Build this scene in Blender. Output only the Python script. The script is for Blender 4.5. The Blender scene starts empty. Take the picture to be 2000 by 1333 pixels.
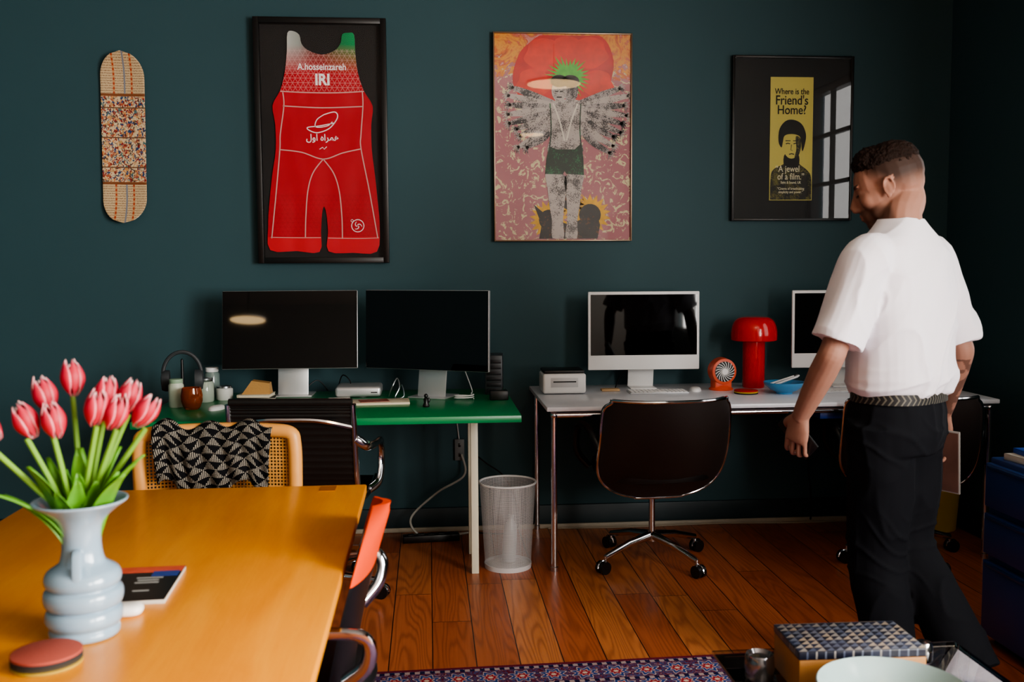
import bpy, bmesh, math, random
from mathutils import Vector, Matrix, noise
random.seed(7)
V=Vector
scene=bpy.context.scene
COL=scene.collection
pi=math.pi

# ------------------------------------------------------------------ helpers
def lin(c):
    if isinstance(c,str):
        c=c.lstrip('#'); c=[int(c[i:i+2],16)/255 for i in (0,2,4)]
        c=[x/12.92 if x<=.04045 else ((x+.055)/1.055)**2.4 for x in c]
    return (c[0],c[1],c[2],1)

class NT:
    def __init__(s,name):
        s.m=bpy.data.materials.new(name); s.m.use_nodes=True
        s.t=s.m.node_tree; s.b=s.t.nodes['Principled BSDF']; s.o=s.t.nodes['Material Output']
    def n(s,typ,**kw):
        x=s.t.nodes.new(typ)
        for k,v in kw.items(): setattr(x,k,v)
        return x
    def l(s,a,b): s.t.links.new(a,b)
    def put(s,sock,v):
        if hasattr(v,'is_output') or hasattr(v,'links'): s.l(v,sock)
        else: sock.default_value=v
    def math(s,op,a,b=None,c=None):
        x=s.n('ShaderNodeMath',operation=op)
        s.put(x.inputs[0],a)
        if b is not None: s.put(x.inputs[1],b)
        if c is not None: s.put(x.inputs[2],c)
        return x.outputs[0]
    def coord(s,which='Object',scale=None,rot=None,loc=None):
        tc=s.n('ShaderNodeTexCoord'); o=tc.outputs[which]
        if scale or rot or loc:
            mp=s.n('ShaderNodeMapping'); s.l(o,mp.inputs[0])
            if scale: mp.inputs['Scale'].default_value=scale
            if rot: mp.inputs['Rotation'].default_value=rot
            if loc: mp.inputs['Location'].default_value=loc
            o=mp.outputs[0]
        return o
    def sep(s,v):
        x=s.n('ShaderNodeSeparateXYZ'); s.l(v,x.inputs[0]); return x.outputs
    def comb(s,a,b,c):
        x=s.n('ShaderNodeCombineXYZ')
        for i,v in enumerate((a,b,c)): s.put(x.inputs[i],v)
        return x.outputs[0]
    def noise(s,vec,scale,detail=3,rough=.5,dist=0):
        x=s.n('ShaderNodeTexNoise'); s.l(vec,x.inputs['Vector'])
        x.inputs['Scale'].default_value=scale; x.inputs['Detail'].default_value=detail
        x.inputs['Roughness'].default_value=rough; x.inputs['Distortion'].default_value=dist
        return x.outputs['Fac']
    def voro(s,vec,scale,feature='F1',out='Color'):
        x=s.n('ShaderNodeTexVoronoi',feature=feature); s.l(vec,x.inputs['Vector'])
        x.inputs['Scale'].default_value=scale
        return x.outputs[out]
    def ramp(s,f,stops,interp='LINEAR'):
        x=s.n('ShaderNodeValToRGB'); s.l(f,x.inputs[0]); r=x.color_ramp; r.interpolation=interp
        while len(r.elements)<len(stops): r.elements.new(.5)
        for e,(p,c) in zip(r.elements,stops): e.position=p; e.color=lin(c)
        return x.outputs[0]
    def mix(s,f,a,b,mode='MIX'):
        x=s.n('ShaderNodeMix',data_type='RGBA',blend_type=mode)
        s.put(x.inputs[0],f)
        for i,v in ((6,a),(7,b)):
            if isinstance(v,(str,tuple,list)): v=lin(v)
            s.put(x.inputs[i],v)
        return x.outputs[2]
    def col(s,v): s.put(s.b.inputs['Base Color'],lin(v) if isinstance(v,(str,tuple,list)) else v)
    def bump(s,h,strength=.3,dist=.01):
        x=s.n('ShaderNodeBump'); x.inputs['Strength'].default_value=strength; x.inputs['Distance'].default_value=dist
        s.l(h,x.inputs['Height']); s.l(x.outputs[0],s.b.inputs['Normal'])
    def set(s,rough=.5,metal=0,spec=.5,coat=0):
        s.b.inputs['Roughness'].default_value=rough; s.b.inputs['Metallic'].default_value=metal
        s.b.inputs['Specular IOR Level'].default_value=spec; s.b.inputs['Coat Weight'].default_value=coat

def P(name,c,rough=.5,metal=0,spec=.5,coat=0,bump=None,var=.08,vs=9,emit=None):
    t=NT(name); t.set(rough,metal,spec,coat)
    co=t.coord()
    f=t.noise(co,vs,3)
    L=lin(c); dark=tuple(x*(1-var) for x in L[:3]); lite=tuple(min(1,x*(1+var)) for x in L[:3])
    t.col(t.mix(f,dark,lite))
    if bump: t.bump(t.noise(co,bump[0],4),bump[1],bump[2] if len(bump)>2 else .002)
    if emit:
        t.b.inputs['Emission Color'].default_value=L; t.b.inputs['Emission Strength'].default_value=emit
    return t.m

class M:
    def __init__(s): s.v=[];s.f=[];s.mi=[]
    def add(s,vs,fs,mi=0):
        o=len(s.v); s.v+= [V(a) for a in vs]; s.f+=[tuple(i+o for i in f) for f in fs]; s.mi+=[mi]*len(fs); return s
    def box(s,c,size,bev=0,rot=None,mi=0,seg=2):
        bm=bmesh.new(); bmesh.ops.create_cube(bm,size=1)
        for v in bm.verts: v.co=V((v.co.x*size[0],v.co.y*size[1],v.co.z*size[2]))
        if bev: bmesh.ops.bevel(bm,geom=bm.edges[:],offset=bev,segments=seg,affect='EDGES',profile=.5)
        R=rot if rot is not None else Matrix.Identity(3)
        bm.verts.index_update()
        s.add([R@v.co+V(c) for v in bm.verts],[[v.index for v in f.verts] for f in bm.faces],mi); bm.free(); return s
    def loft(s,secs,mi=0,cap=True,closed=False):
        n=len(secs[0]); vs=[p for r in secs for p in r]; fs=[]
        m=len(secs)
        for i in range(m if closed else m-1):
            a=i*n; b=((i+1)%m)*n
            for j in range(n):
                k=(j+1)%n; fs.append((a+j,a+k,b+k,b+j))
        if cap and not closed:
            fs.append(tuple(range(n-1,-1,-1))); fs.append(tuple((m-1)*n+j for j in range(n)))
        o=vs[0]; vol=0
        for f in fs:
            a=vs[f[0]]-o
            for q in range(1,len(f)-1): vol+=a.dot((vs[f[q]]-o).cross(vs[f[q+1]]-o))
        if vol<0: fs=[f[::-1] for f in fs]
        return s.add(vs,fs,mi)
    def cyl(s,p1,p2,r1,r2=None,n=24,mi=0):
        r2=r1 if r2 is None else r2; p1=V(p1);p2=V(p2); return s.tube([p1,p2],[r1,r2],n,mi=mi)
    def tube(s,pts,r,n=10,closed=False,mi=0,flat=1.0,up=None):
        pts=[V(p) for p in pts]; m=len(pts)
        if not isinstance(r,(list,tuple)): r=[r]*m
        T=[]
        for i in range(m):
            if closed: d=pts[(i+1)%m]-pts[i-1]
            else: d=pts[min(i+1,m-1)]-pts[max(i-1,0)]
            T.append(d.normalized())
        u=V(up) if up else (V((0,0,1)) if abs(T[0].z)<.9 else V((1,0,0)))
        u=(u-T[0]*u.dot(T[0])).normalized(); rings=[]
        for i in range(m):
            u=(u-T[i]*u.dot(T[i])).normalized(); w=T[i].cross(u)
            rings.append([pts[i]+(u*math.cos(a)*flat+w*math.sin(a))*r[i] for a in [2*pi*j/n for j in range(n)]])
        return s.loft(rings,mi,closed=closed)
    def lathe(s,prof,c=(0,0,0),n=40,mi=0,cap=True):
        c=V(c)
        return s.loft([[c+V((max(r,.0001)*math.cos(2*pi*j/n),max(r,.0001)*math.sin(2*pi*j/n),z)) for j in range(n)] for r,z in prof],mi,cap=cap)
    def ell(s,c,r,R=None,n=20,mi=0):
        c=V(c); R=R if R is not None else Matrix.Identity(3); rings=[]
        m=n//2+2
        for i in range(1,m):
            th=pi*i/m
            rings.append([c+R@V((r[0]*math.sin(th)*math.cos(2*pi*j/n),r[1]*math.sin(th)*math.sin(2*pi*j/n),-r[2]*math.cos(th))) for j in range(n)])
        return s.loft(rings,mi)
    def poly(s,pts,y=0,thick=0,mi=0):
        area=sum(pts[i][0]*pts[(i+1)%len(pts)][1]-pts[(i+1)%len(pts)][0]*pts[i][1] for i in range(len(pts)))
        if area<0: pts=pts[::-1]
        n=len(pts)
        fr=[V((p[0],y,p[1])) for p in pts]
        if thick:
            bk=[V((p[0],y+thick,p[1])) for p in pts]
            s.add(fr+bk,[tuple(range(n))]+[tuple(range(2*n-1,n-1,-1))]+[(i,i+n,(i+1)%n+n,(i+1)%n) for i in range(n)],mi)
        else: s.add(fr,[tuple(range(n))],mi)
        return s
    def ribbon(s,pts,w,y=0,mi=0):
        m=len(pts)
        if not isinstance(w,(list,tuple)): w=[w]*m
        A=[];B=[]
        for i in range(m):
            a=pts[max(i-1,0)]; b=pts[min(i+1,m-1)]; dx=b[0]-a[0]; dz=b[1]-a[1]; L=math.hypot(dx,dz) or 1
            nx,nz=-dz/L*w[i]/2,dx/L*w[i]/2
            A.append(V((pts[i][0]+nx,y,pts[i][1]+nz))); B.append(V((pts[i][0]-nx,y,pts[i][1]-nz)))
        s.add(A+B,[(i,m+i,m+i+1,i+1) for i in range(m-1)],mi); return s
    def mesh(s,name):
        me=bpy.data.meshes.new(name); me.from_pydata([tuple(v) for v in s.v],[],s.f)
        me.polygons.foreach_set('material_index',s.mi)
        me.update(); return me
    def obj(s,name,mats,parent=None,loc=(0,0,0),rot=(0,0,0),sharp=40):
        return mkobj(name,s.mesh(name),mats,parent,loc,rot,sharp)

def mkobj(name,me,mats,parent=None,loc=(0,0,0),rot=(0,0,0),sharp=40):
    if not isinstance(mats,(list,tuple)): mats=[mats]
    for m in mats: me.materials.append(m)
    me.polygons.foreach_set('use_smooth',[True]*len(me.polygons))
    if sharp: me.set_sharp_from_angle(angle=math.radians(sharp))
    o=bpy.data.objects.new(name,me); COL.objects.link(o); o.location=loc; o.rotation_euler=rot
    if parent: o.parent=parent
    return o
def thing(name,label,cat,loc=(0,0,0),yaw=0,group=None):
    o=bpy.data.objects.new(name,None); COL.objects.link(o); o.location=loc; o.rotation_euler=(0,0,yaw)
    o.empty_display_size=.05
    return tag(o,label,cat,group)
def tag(o,label,cat,group=None):
    o['label']=label; o['category']=cat
    if group: o['group']=group
    return o
def struct(o): o['kind']='structure'; return o
def copy_thing(src,loc,yaw,label=None):
    new=src.copy(); COL.objects.link(new); new.location=loc; new.rotation_euler=(0,0,yaw)
    if label: new['label']=label
    def rec(a,b):
        for ch in list(a.children):
            c=ch.copy(); COL.objects.link(c); c.parent=b; rec(ch,c)
    rec(src,new); return new
def cat(pts,n=8,closed=False):
    pts=[V(p) if len(p)==3 else V((p[0],p[1],0)) for p in pts]; m=len(pts); out=[]
    for i in range(m if closed else m-1):
        p0=pts[(i-1)%m] if closed else pts[max(i-1,0)]; p1=pts[i]; p2=pts[(i+1)%m]; p3=pts[(i+2)%m] if closed else pts[min(i+2,m-1)]
        for k in range(n):
            t=k/n
            out.append(.5*((2*p1)+(p2-p0)*t+(2*p0-5*p1+4*p2-p3)*t*t+(3*p1-p0-3*p2+p3)*t**3))
    if not closed: out.append(pts[-1])
    return out
def cat2(pts,n=6,closed=False): return [(p.x,p.y) for p in cat([(a,b,0) for a,b in pts],n,closed)]
def interp(vals,t):
    x=t*(len(vals)-1); i=min(int(x),len(vals)-2); f=x-i; return vals[i]*(1-f)+vals[i+1]*f
def remesh(m,voxel,smooth=4,factor=.5):
    me=m.mesh('tmp'); o=bpy.data.objects.new('tmp',me); COL.objects.link(o)
    r=o.modifiers.new('r','REMESH'); r.mode='VOXEL'; r.voxel_size=voxel; r.adaptivity=0
    if smooth:
        sm=o.modifiers.new('s','SMOOTH'); sm.iterations=smooth; sm.factor=factor
    dg=bpy.context.evaluated_depsgraph_get(); dg.update()
    res=bpy.data.meshes.new_from_object(o.evaluated_get(dg))
    bpy.data.objects.remove(o); return res
def displace(me,fn):
    n=len(me.vertices); co=[0.0]*(3*n); no=[0.0]*(3*n)
    me.vertices.foreach_get('co',co); me.vertices.foreach_get('normal',no)
    for i in range(n):
        c=V(co[3*i:3*i+3]); d=fn(c)
        for k in range(3): co[3*i+k]+=no[3*i+k]*d
    me.vertices.foreach_set('co',co); me.update()
def text(body,size,mat,parent,loc,name='lettering',rot=(pi/2,0,0),align='CENTER',sx=1,ext=.0003,bold=0):
    cu=bpy.data.curves.new('t','FONT'); cu.body=body; cu.size=size; cu.align_x=align; cu.align_y='CENTER'; cu.extrude=ext; cu.offset=bold
    o=bpy.data.objects.new('t',cu); COL.objects.link(o)
    dg=bpy.context.evaluated_depsgraph_get(); dg.update()
    me=bpy.data.meshes.new_from_object(o.evaluated_get(dg)); bpy.data.objects.remove(o)
    me.materials.clear()
    for v in me.vertices: v.co.x*=sx
    return mkobj(name,me,mat,parent,loc,rot,30)

# ------------------------------------------------------------------ materials
def m_glasspane(name='picture glass',ior=1.5,tint=1):
    t=NT(name); t.t.nodes.remove(t.b)
    tr=t.n('ShaderNodeBsdfTransparent'); gl=t.n('ShaderNodeBsdfGlossy'); gl.inputs['Roughness'].default_value=.015
    tr.inputs[0].default_value=(tint,tint,tint,1)
    fr=t.n('ShaderNodeFresnel'); fr.inputs['IOR'].default_value=ior
    mx=t.n('ShaderNodeMixShader'); t.l(fr.outputs[0],mx.inputs[0]); t.l(tr.outputs[0],mx.inputs[1]); t.l(gl.outputs[0],mx.inputs[2])
    t.l(mx.outputs[0],t.o.inputs['Surface']); return t.m
def m_wall():
    t=NT('dark teal paint'); t.set(.6,0,.3); co=t.coord()
    f=t.noise(co,1.3,4); t.col(t.mix(f,lin('#2d494f')[:3],lin('#335157')[:3]))
    t.bump(t.noise(co,220,3),.15,.001); return t.m
def m_floor():
    t=NT('pine floorboards'); co=t.coord(); x,y,z=t.sep(co)
    w=.15
    xi=t.math('DIVIDE',x,w); idx=t.math('FLOOR',xi); fx=t.math('FRACT',xi)
    wn=t.n('ShaderNodeTexWhiteNoise',noise_dimensions='1D'); t.l(idx,wn.inputs['W']); r1=wn.outputs['Value']
    yo=t.math('DIVIDE',t.math('ADD',y,t.math('MULTIPLY',r1,7.0)),2.6); yi=t.math('FLOOR',yo); fy=t.math('FRACT',yo)
    wn2=t.n('ShaderNodeTexWhiteNoise',noise_dimensions='2D'); t.l(t.comb(idx,yi,0),wn2.inputs['Vector']); r2=wn2.outputs['Value']
    gx=t.math('MULTIPLY_ADD',r2,13.0,x); gy=t.math('MULTIPLY',y,.075)
    gv=t.comb(gx,t.math('MULTIPLY_ADD',r2,5.0,gy),0)
    big=t.noise(gv,6.5,2,.45,.12)
    rings=t.math('SINE',t.math('MULTIPLY',big,150.0))
    rings=t.math('MULTIPLY_ADD',rings,.5,.5)
    rings=t.math('POWER',rings,2.0)
    fine=t.noise(t.comb(t.math('MULTIPLY',x,1.0),t.math('MULTIPLY',y,.03),r2),160,3,.6)
    base=t.ramp(r2,[(0,'#a2522c'),(.3,'#c16d40'),(.6,'#ae5c33'),(.8,'#cf834d'),(1,'#b96539')])
    c=t.mix(t.math('MULTIPLY',rings,.42),base,lin('#672a15')[:3])
    c=t.mix(t.math('MULTIPLY',fine,.25),c,lin('#4a220f')[:3])
    worn=t.noise(t.comb(x,t.math('MULTIPLY',y,.5),0),2.2,4,.6); c=t.mix(t.math('MULTIPLY',worn,.2),c,lin('#74402a')[:3])
    vd=t.voro(t.comb(x,t.math('MULTIPLY',y,.55),0),3.6,'F1','Distance')
    knot=t.math('LESS_THAN',vd,.05); c=t.mix(t.math('MULTIPLY',knot,.7),c,lin('#2a0f06')[:3])
    g1=t.math('LESS_THAN',fx,.016); g2=t.math('GREATER_THAN',fx,.990); g3=t.math('LESS_THAN',fy,.0014)
    g=t.math('MAXIMUM',t.math('MAXIMUM',g1,g2),g3)
    c=t.mix(g,c,lin('#20100a')[:3]); t.col(c)
    t.set(.33,0,.5); t.put(t.b.inputs['Roughness'],t.math('MULTIPLY_ADD',fine,.24,.22))
    t.bump(t.math('SUBTRACT',t.math('MULTIPLY',rings,.05),g),.3,.003); return t.m
def m_tablewood():
    t=NT('orange maple veneer'); co=t.coord()
    f=t.noise(t.coord(scale=(6,1.2,1)),1.6,5,.6,.6); g=t.noise(t.coord(scale=(60,2,1)),4,4,.6)
    f2=t.math('ADD',t.math('MULTIPLY',f,.75),t.math('MULTIPLY',g,.25))
    t.col(t.ramp(f2,[(.25,'#cf7c12'),(.5,'#e08f1c'),(.75,'#eea22e')])); t.set(.32,0,.45)
    t.bump(g,.04,.001); return t.m
def m_rug():
    t=NT('woven persian rug'); co=t.coord(); x,y,z=t.sep(co)
    d=t.math('SUBTRACT',1.2,y)
    wob=t.noise(co,40,3,.6,2.0)
    P_=.105
    fxx=t.math('MULTIPLY',t.math('SUBTRACT',t.math('FRACT',t.math('DIVIDE',x,P_)),.5),P_)
    fyy=t.math('MULTIPLY',t.math('SUBTRACT',t.math('FRACT',t.math('DIVIDE',t.math('SUBTRACT',d,.043),P_)),.5),P_)
    r=t.math('SQRT',t.math('ADD',t.math('MULTIPLY',fxx,fxx),t.math('MULTIPLY',fyy,fyy)))
    an=t.math('ARCTAN2',fyy,fxx)
    rp=t.math('MULTIPLY',r,t.math('MULTIPLY_ADD',t.math('COSINE',t.math('MULTIPLY',an,8.0)),.2,1.0))
    vine=t.math('LESS_THAN',t.math('ABSOLUTE',t.math('SUBTRACT',wob,.5)),.03)
    ground=t.mix(vine,lin('#6a1f30')[:3],lin('#3b5a94')[:3])
    ground=t.mix(t.math('GREATER_THAN',wob,.62),ground,lin('#b9959a')[:3])
    flower=t.ramp(t.math('DIVIDE',rp,.045),[(0,'#d8c6b6'),(.18,'#a32d3a'),(.42,'#d0b8b0'),(.52,'#2f4a8c'),(.80,'#cdb6b4'),(.9,'#1d2450')],'CONSTANT')
    field=t.mix(t.math('LESS_THAN',rp,.044),ground,flower)
    fd=t.math('FRACT',t.math('MULTIPLY',x,30.0)); tri=t.math('LESS_THAN',t.math('ABSOLUTE',t.math('SUBTRACT',fd,.5)),.25)
    guard=t.mix(tri,lin('#1f1c46')[:3],lin('#b4a09f')[:3])
    isg=t.math('LESS_THAN',t.math('ABSOLUTE',t.math('SUBTRACT',d,.030)),.009)
    isg2=t.math('LESS_THAN',t.math('ABSOLUTE',t.math('SUBTRACT',d,.158)),.009)
    c=t.mix(t.math('MAXIMUM',isg,isg2),field,guard)
    edge=t.math('LESS_THAN',d,.018); c=t.mix(edge,c,lin('#6e2436')[:3])
    t.col(c); t.set(.95,0,.1); t.bump(t.noise(co,500,2),.5,.002); return t.m
def m_cane(name='woven cane'):
    t=NT(name); co=t.coord('Object'); x,y,z=t.sep(co)
    k=pi/.0105
    sx=t.math('ABSOLUTE',t.math('SINE',t.math('MULTIPLY',x,k))); sz=t.math('ABSOLUTE',t.math('SINE',t.math('MULTIPLY',z,k)))
    hole=t.math('GREATER_THAN',t.math('MINIMUM',sx,sz),.62)
    t.col(t.mix(t.noise(co,60,2),lin('#d29a50')[:3],lin('#b27a36')[:3])); t.set(.5)
    t.put(t.b.inputs['Alpha'],t.math('SUBTRACT',1.0,hole)); return t.m
def m_mesh(name,c):
    t=NT(name); co=t.coord('Object'); x,y,z=t.sep(co)
    ang=t.math('ARCTAN2',y,x)
    sx=t.math('ABSOLUTE',t.math('SINE',t.math('MULTIPLY',ang,60.0))); sz=t.math('ABSOLUTE',t.math('SINE',t.math('MULTIPLY',z,pi/.0062)))
    hole=t.math('GREATER_THAN',t.math('MINIMUM',sx,sz),.34)
    t.col(c); t.set(.35,.2)
    t.put(t.b.inputs['Alpha'],t.math('SUBTRACT',1.0,hole)); return t.m
def m_skin():
    t=NT('skin'); a=t.n('ShaderNodeAttribute',attribute_name='dark'); co=t.coord()
    base=t.mix(t.noise(co,30,3),lin('#8f6858')[:3],lin('#a17868')[:3])
    t.col(t.mix(a.outputs['Fac'],base,lin('#17100d')[:3])); t.set(.62,0,.28)
    t.b.inputs['Subsurface Weight'].default_value=.08; t.b.inputs['Subsurface Radius'].default_value=(.01,.004,.002)
    t.bump(t.noise(co,300,3),.12,.001); return t.m
def m_tulip():
    t=NT('tulip petal'); a=t.n('ShaderNodeAttribute',attribute_name='edge')
    t.col(t.ramp(a.outputs['Fac'],[(0,'#a8142e'),(.4,'#be2c46'),(.75,'#de8490'),(1,'#f6dcd6')])); t.set(.6)
    return t.m
def m_scarf():
    t=NT('dotted black scarf cloth'); uv=t.coord('UV'); x,y,z=t.sep(uv)
    s=9.0
    u=t.math('MULTIPLY',x,s); v=t.math('MULTIPLY',y,s)
    fu=t.math('FRACT',t.math('ADD',u,v)); fv=t.math('FRACT',t.math('SUBTRACT',u,v))
    tri=t.math('GREATER_THAN',t.math('SUBTRACT',fu,fv),0.0)
    du=t.math('SUBTRACT',t.math('FRACT',t.math('MULTIPLY',x,78.0)),.5); dv=t.math('SUBTRACT',t.math('FRACT',t.math('MULTIPLY',y,110.0)),.5)
    dd=t.math('ADD',t.math('MULTIPLY',du,du),t.math('MULTIPLY',dv,dv)); dot=t.math('LESS_THAN',dd,.08)
    t.col(t.mix(t.math('MULTIPLY',dot,tri),lin('#0b0b0e')[:3],lin('#bab2a2')[:3])); t.set(.9,0,.1); t.bump(t.noise(uv,300,2),.3,.001); return t.m
def m_skate():
    t=NT('printed skateboard deck'); co=t.coord(); x,y,z=t.sep(co)
    az=t.math('ABSOLUTE',t.math('ADD',z,.005)); ends=t.math('GREATER_THAN',az,.205)
    script=t.noise(t.comb(t.math('MULTIPLY',x,1.6),0,t.math('MULTIPLY',z,4.5)),120,3,.7)
    rows=t.math('LESS_THAN',t.math('FRACT',t.math('MULTIPLY',z,85.0)),.55)
    cream=t.mix(t.math('MULTIPLY',t.math('GREATER_THAN',script,.50),rows),lin('#cbb28a')[:3],lin('#7a5a46')[:3])
    st=t.math('LESS_THAN',t.math('ABSOLUTE',t.math('SUBTRACT',t.math('ABSOLUTE',x),.042)),.0045)
    stc=t.mix(t.math('LESS_THAN',t.math('FRACT',t.math('MULTIPLY',z,45.0)),.5),lin('#a8482c')[:3],lin('#c08a5c')[:3])
    cream=t.mix(st,cream,stc)
    st2=t.math('LESS_THAN',t.math('ABSOLUTE',t.math('SUBTRACT',x,.008)),.004)
    cream=t.mix(st2,cream,lin('#7d7f86')[:3])
    h=t.sep(t.voro(t.comb(x,0,t.math('MULTIPLY',z,.8)),105,'F1','Color'))[0]
    fig=t.noise(t.comb(t.math('MULTIPLY',x,1.3),0,z),60,2,.5,1.5)
    mini=t.ramp(h,[(0,'#a8553a'),(.16,'#7e2a24'),(.30,'#32456a'),(.46,'#b58a5c'),(.58,'#5a4034'),(.70,'#c88a52'),(.84,'#4a6a6a'),(.92,'#8c2c2a')],'CONSTANT')
    mini=t.mix(t.math('GREATER_THAN',fig,.52),mini,lin('#d0ba96')[:3])
    cells=t.math('LESS_THAN',t.math('FRACT',t.math('MULTIPLY',z,7.0)),.04)
    mini=t.mix(cells,mini,lin('#6b4a34')[:3])
    ln=t.math('LESS_THAN',t.math('ABSOLUTE',t.math('SUBTRACT',az,.212)),.006)
    c=t.mix(ends,mini,cream); c=t.mix(ln,c,lin('#7d4a2a')[:3]); t.col(c); t.set(.25,0,.5,.3); return t.m
def m_poster_bg():
    t=NT('printed poster ground'); co=t.coord(); x,y,z=t.sep(co)
    sp=t.noise(co,22,6,.65,1.4); splat=t.math('GREATER_THAN',sp,.56)
    base=t.mix(t.noise(co,6,3),lin('#a0606a')[:3],lin('#b27a7e')[:3])
    c=t.mix(splat,base,lin('#cfc69c')[:3])
    fl=t.noise(co,9,4,.6,2.0)
    top=t.ramp(fl,[(.3,'#8a3a16'),(.42,'#c8661c'),(.5,'#d99a34'),(.6,'#b8502e'),(.7,'#cda0a0')])
    zz=t.math('ADD',z,t.math('MULTIPLY',t.math('SUBTRACT',fl,.5),.5))
    m=t.math('GREATER_THAN',zz,.32); c=t.mix(m,c,top); t.col(c); t.set(.55); return t.m
def m_halftone(name,a,b,scale=85,thr=.5):
    t=NT(name); co=t.coord(); f=t.noise(co,scale,3,.7); g=t.noise(co,18,3,.6)
    k=t.math('ADD',t.math('MULTIPLY',f,.55),t.math('MULTIPLY',g,.45))
    t.col(t.mix(t.math('GREATER_THAN',k,thr),lin(a)[:3],lin(b)[:3])); t.set(.55); return t.m
def m_jersey():
    t=NT('wrestling singlet fabric'); co=t.coord(); x,y,z=t.sep(co)
    red=t.mix(t.noise(co,6,2),lin('#a60b1b')[:3],lin('#bb1125')[:3])
    gx=t.math('MULTIPLY_ADD',x,3.0,.5)
    yoke=t.ramp(gx,[(.0,'#b4b8b2'),(.18,'#9aa09a'),(.36,'#5a5248'),(.52,'#4c4436'),(.68,'#1a6a40'),(1,'#178a50')])
    fade=t.math('MULTIPLY_ADD',t.math('SUBTRACT',z,.33),7.0,0.0)
    cl=t.n('ShaderNodeClamp'); t.l(fade,cl.inputs[0])
    base=t.mix(cl.outputs[0],red,yoke)
    def lines(ang,per,w):
        d=t.math('ADD',t.math('MULTIPLY',x,math.cos(ang)),t.math('MULTIPLY',z,math.sin(ang)))
        f=t.math('FRACT',t.math('DIVIDE',d,per)); return t.math('LESS_THAN',f,w)
    L=t.math('MAXIMUM',t.math('MAXIMUM',lines(pi/2,.022,.1),lines(pi/6,.022,.1)),lines(-pi/6,.022,.1))
    up=t.math('MULTIPLY',t.math('GREATER_THAN',z,.245),t.math('LESS_THAN',z,.45))
    base=t.mix(t.math('MULTIPLY',t.math('MULTIPLY',L,up),.4),base,lin('#d8b4b0')[:3])
    low=t.math('LESS_THAN',z,-.25); base=t.mix(t.math('MULTIPLY',t.math('MULTIPLY',L,low),.25),base,lin('#5a0510')[:3])
    hem=t.math('LESS_THAN',z,-.465); base=t.mix(hem,base,lin('#c81a28')[:3])
    t.col(base); t.set(.58,0,.3)
    t.bump(t.noise(t.coord(scale=(1.2,1,.6)),7,1,.4),.5,.02); return t.m
def m_tri():
    t=NT('triangle inlay lid'); co=t.coord(); x,y,z=t.sep(co); k=1/.0205
    u=t.math('MULTIPLY',x,k); v=t.math('MULTIPLY',y,k); fu=t.math('FRACT',u); fv=t.math('FRACT',v)
    tri=t.math('GREATER_THAN',fu,fv); wn=t.n('ShaderNodeTexWhiteNoise',noise_dimensions='3D')
    t.l(t.comb(t.math('FLOOR',u),t.math('FLOOR',v),tri),wn.inputs['Vector'])
    a=t.ramp(wn.outputs['Value'],[(0,'#151826'),(.5,'#1f2538'),(.75,'#1a1e30')],'CONSTANT')
    b=t.ramp(wn.outputs['Value'],[(0,'#7e7a76'),(.3,'#565c6a'),(.6,'#8c8072'),(.8,'#454c5e')],'CONSTANT')
    t.col(t.mix(tri,a,b)); t.set(.35); return t.m
def m_belt():
    t=NT('woven belt'); co=t.coord(); x,y,z=t.sep(co); ang=t.math('ARCTAN2',y,x)
    a=t.math('FRACT',t.math('ADD',t.math('MULTIPLY',ang,9.0),t.math('MULTIPLY',t.math('ABSOLUTE',z),40.0)))
    t.col(t.mix(t.math('GREATER_THAN',a,.7),lin('#0c0c0e')[:3],lin('#5c594e')[:3])); t.set(.6); return t.m

WALL=m_wall(); FLOOR=m_floor()
CHROME=P('polished chrome','#cfcfd2',.12,1,var=.02)
ALU=P('brushed aluminium','#b4b6b9',.3,1,var=.03)
SILVER=P('satin silver aluminium','#d4d5d6',.38,.7,var=.02)
BLACK=P('matte black','#0b0b0d',.5,var=.1)
BLKPLA=P('black plastic','#101012',.35,var=.1)
BLKLEA=P('black leather','#0f0d0c',.42,bump=(180,.25,.002),var=.2)
BRNLEA=P('dark brown upholstery','#241a17',.55,bump=(160,.25,.002),var=.2)
SCREEN=P('black display glass','#020203',.03,spec=.5,var=0)
WHITEP=P('white plastic','#e6e6e6',.35,var=.02)
WHITEL=P('white laminate','#dfe2ea',.3,var=.02)
GREEN=P('green laminate','#0f7a46',.3,var=.06)
CREAM=P('cream painted steel','#d6d2bd',.45,var=.04)
RED=P('glossy red lacquer','#cc0c12',.2,coat=.3,var=.04)
FRAMEB=P('black picture frame','#0c0b0b',.35,var=.1)
MATB=P('black mount board','#121010',.8,var=.05)
SKIN=m_skin()

# ------------------------------------------------------------------ camera
h=1.3662; pit,yaw,roll=.0775,.0837,-.0059
R=Matrix.Rotation(-yaw,4,'Z')@Matrix.Rotation(pi/2-pit,4,'X')@Matrix.Rotation(roll,4,'Z')
cd=bpy.data.cameras.new('camera'); cam=bpy.data.objects.new('camera',cd); COL.objects.link(cam)
cam.matrix_world=Matrix.Translation((0,0,h))@R; cd.lens=35; cd.sensor_width=36; cd.clip_start=.05
cd.dof.use_dof=True; cd.dof.focus_distance=4.6; cd.dof.aperture_fstop=4.5
scene.camera=cam
try: scene.view_settings.look='AgX - Medium High Contrast'
except Exception: pass

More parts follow.
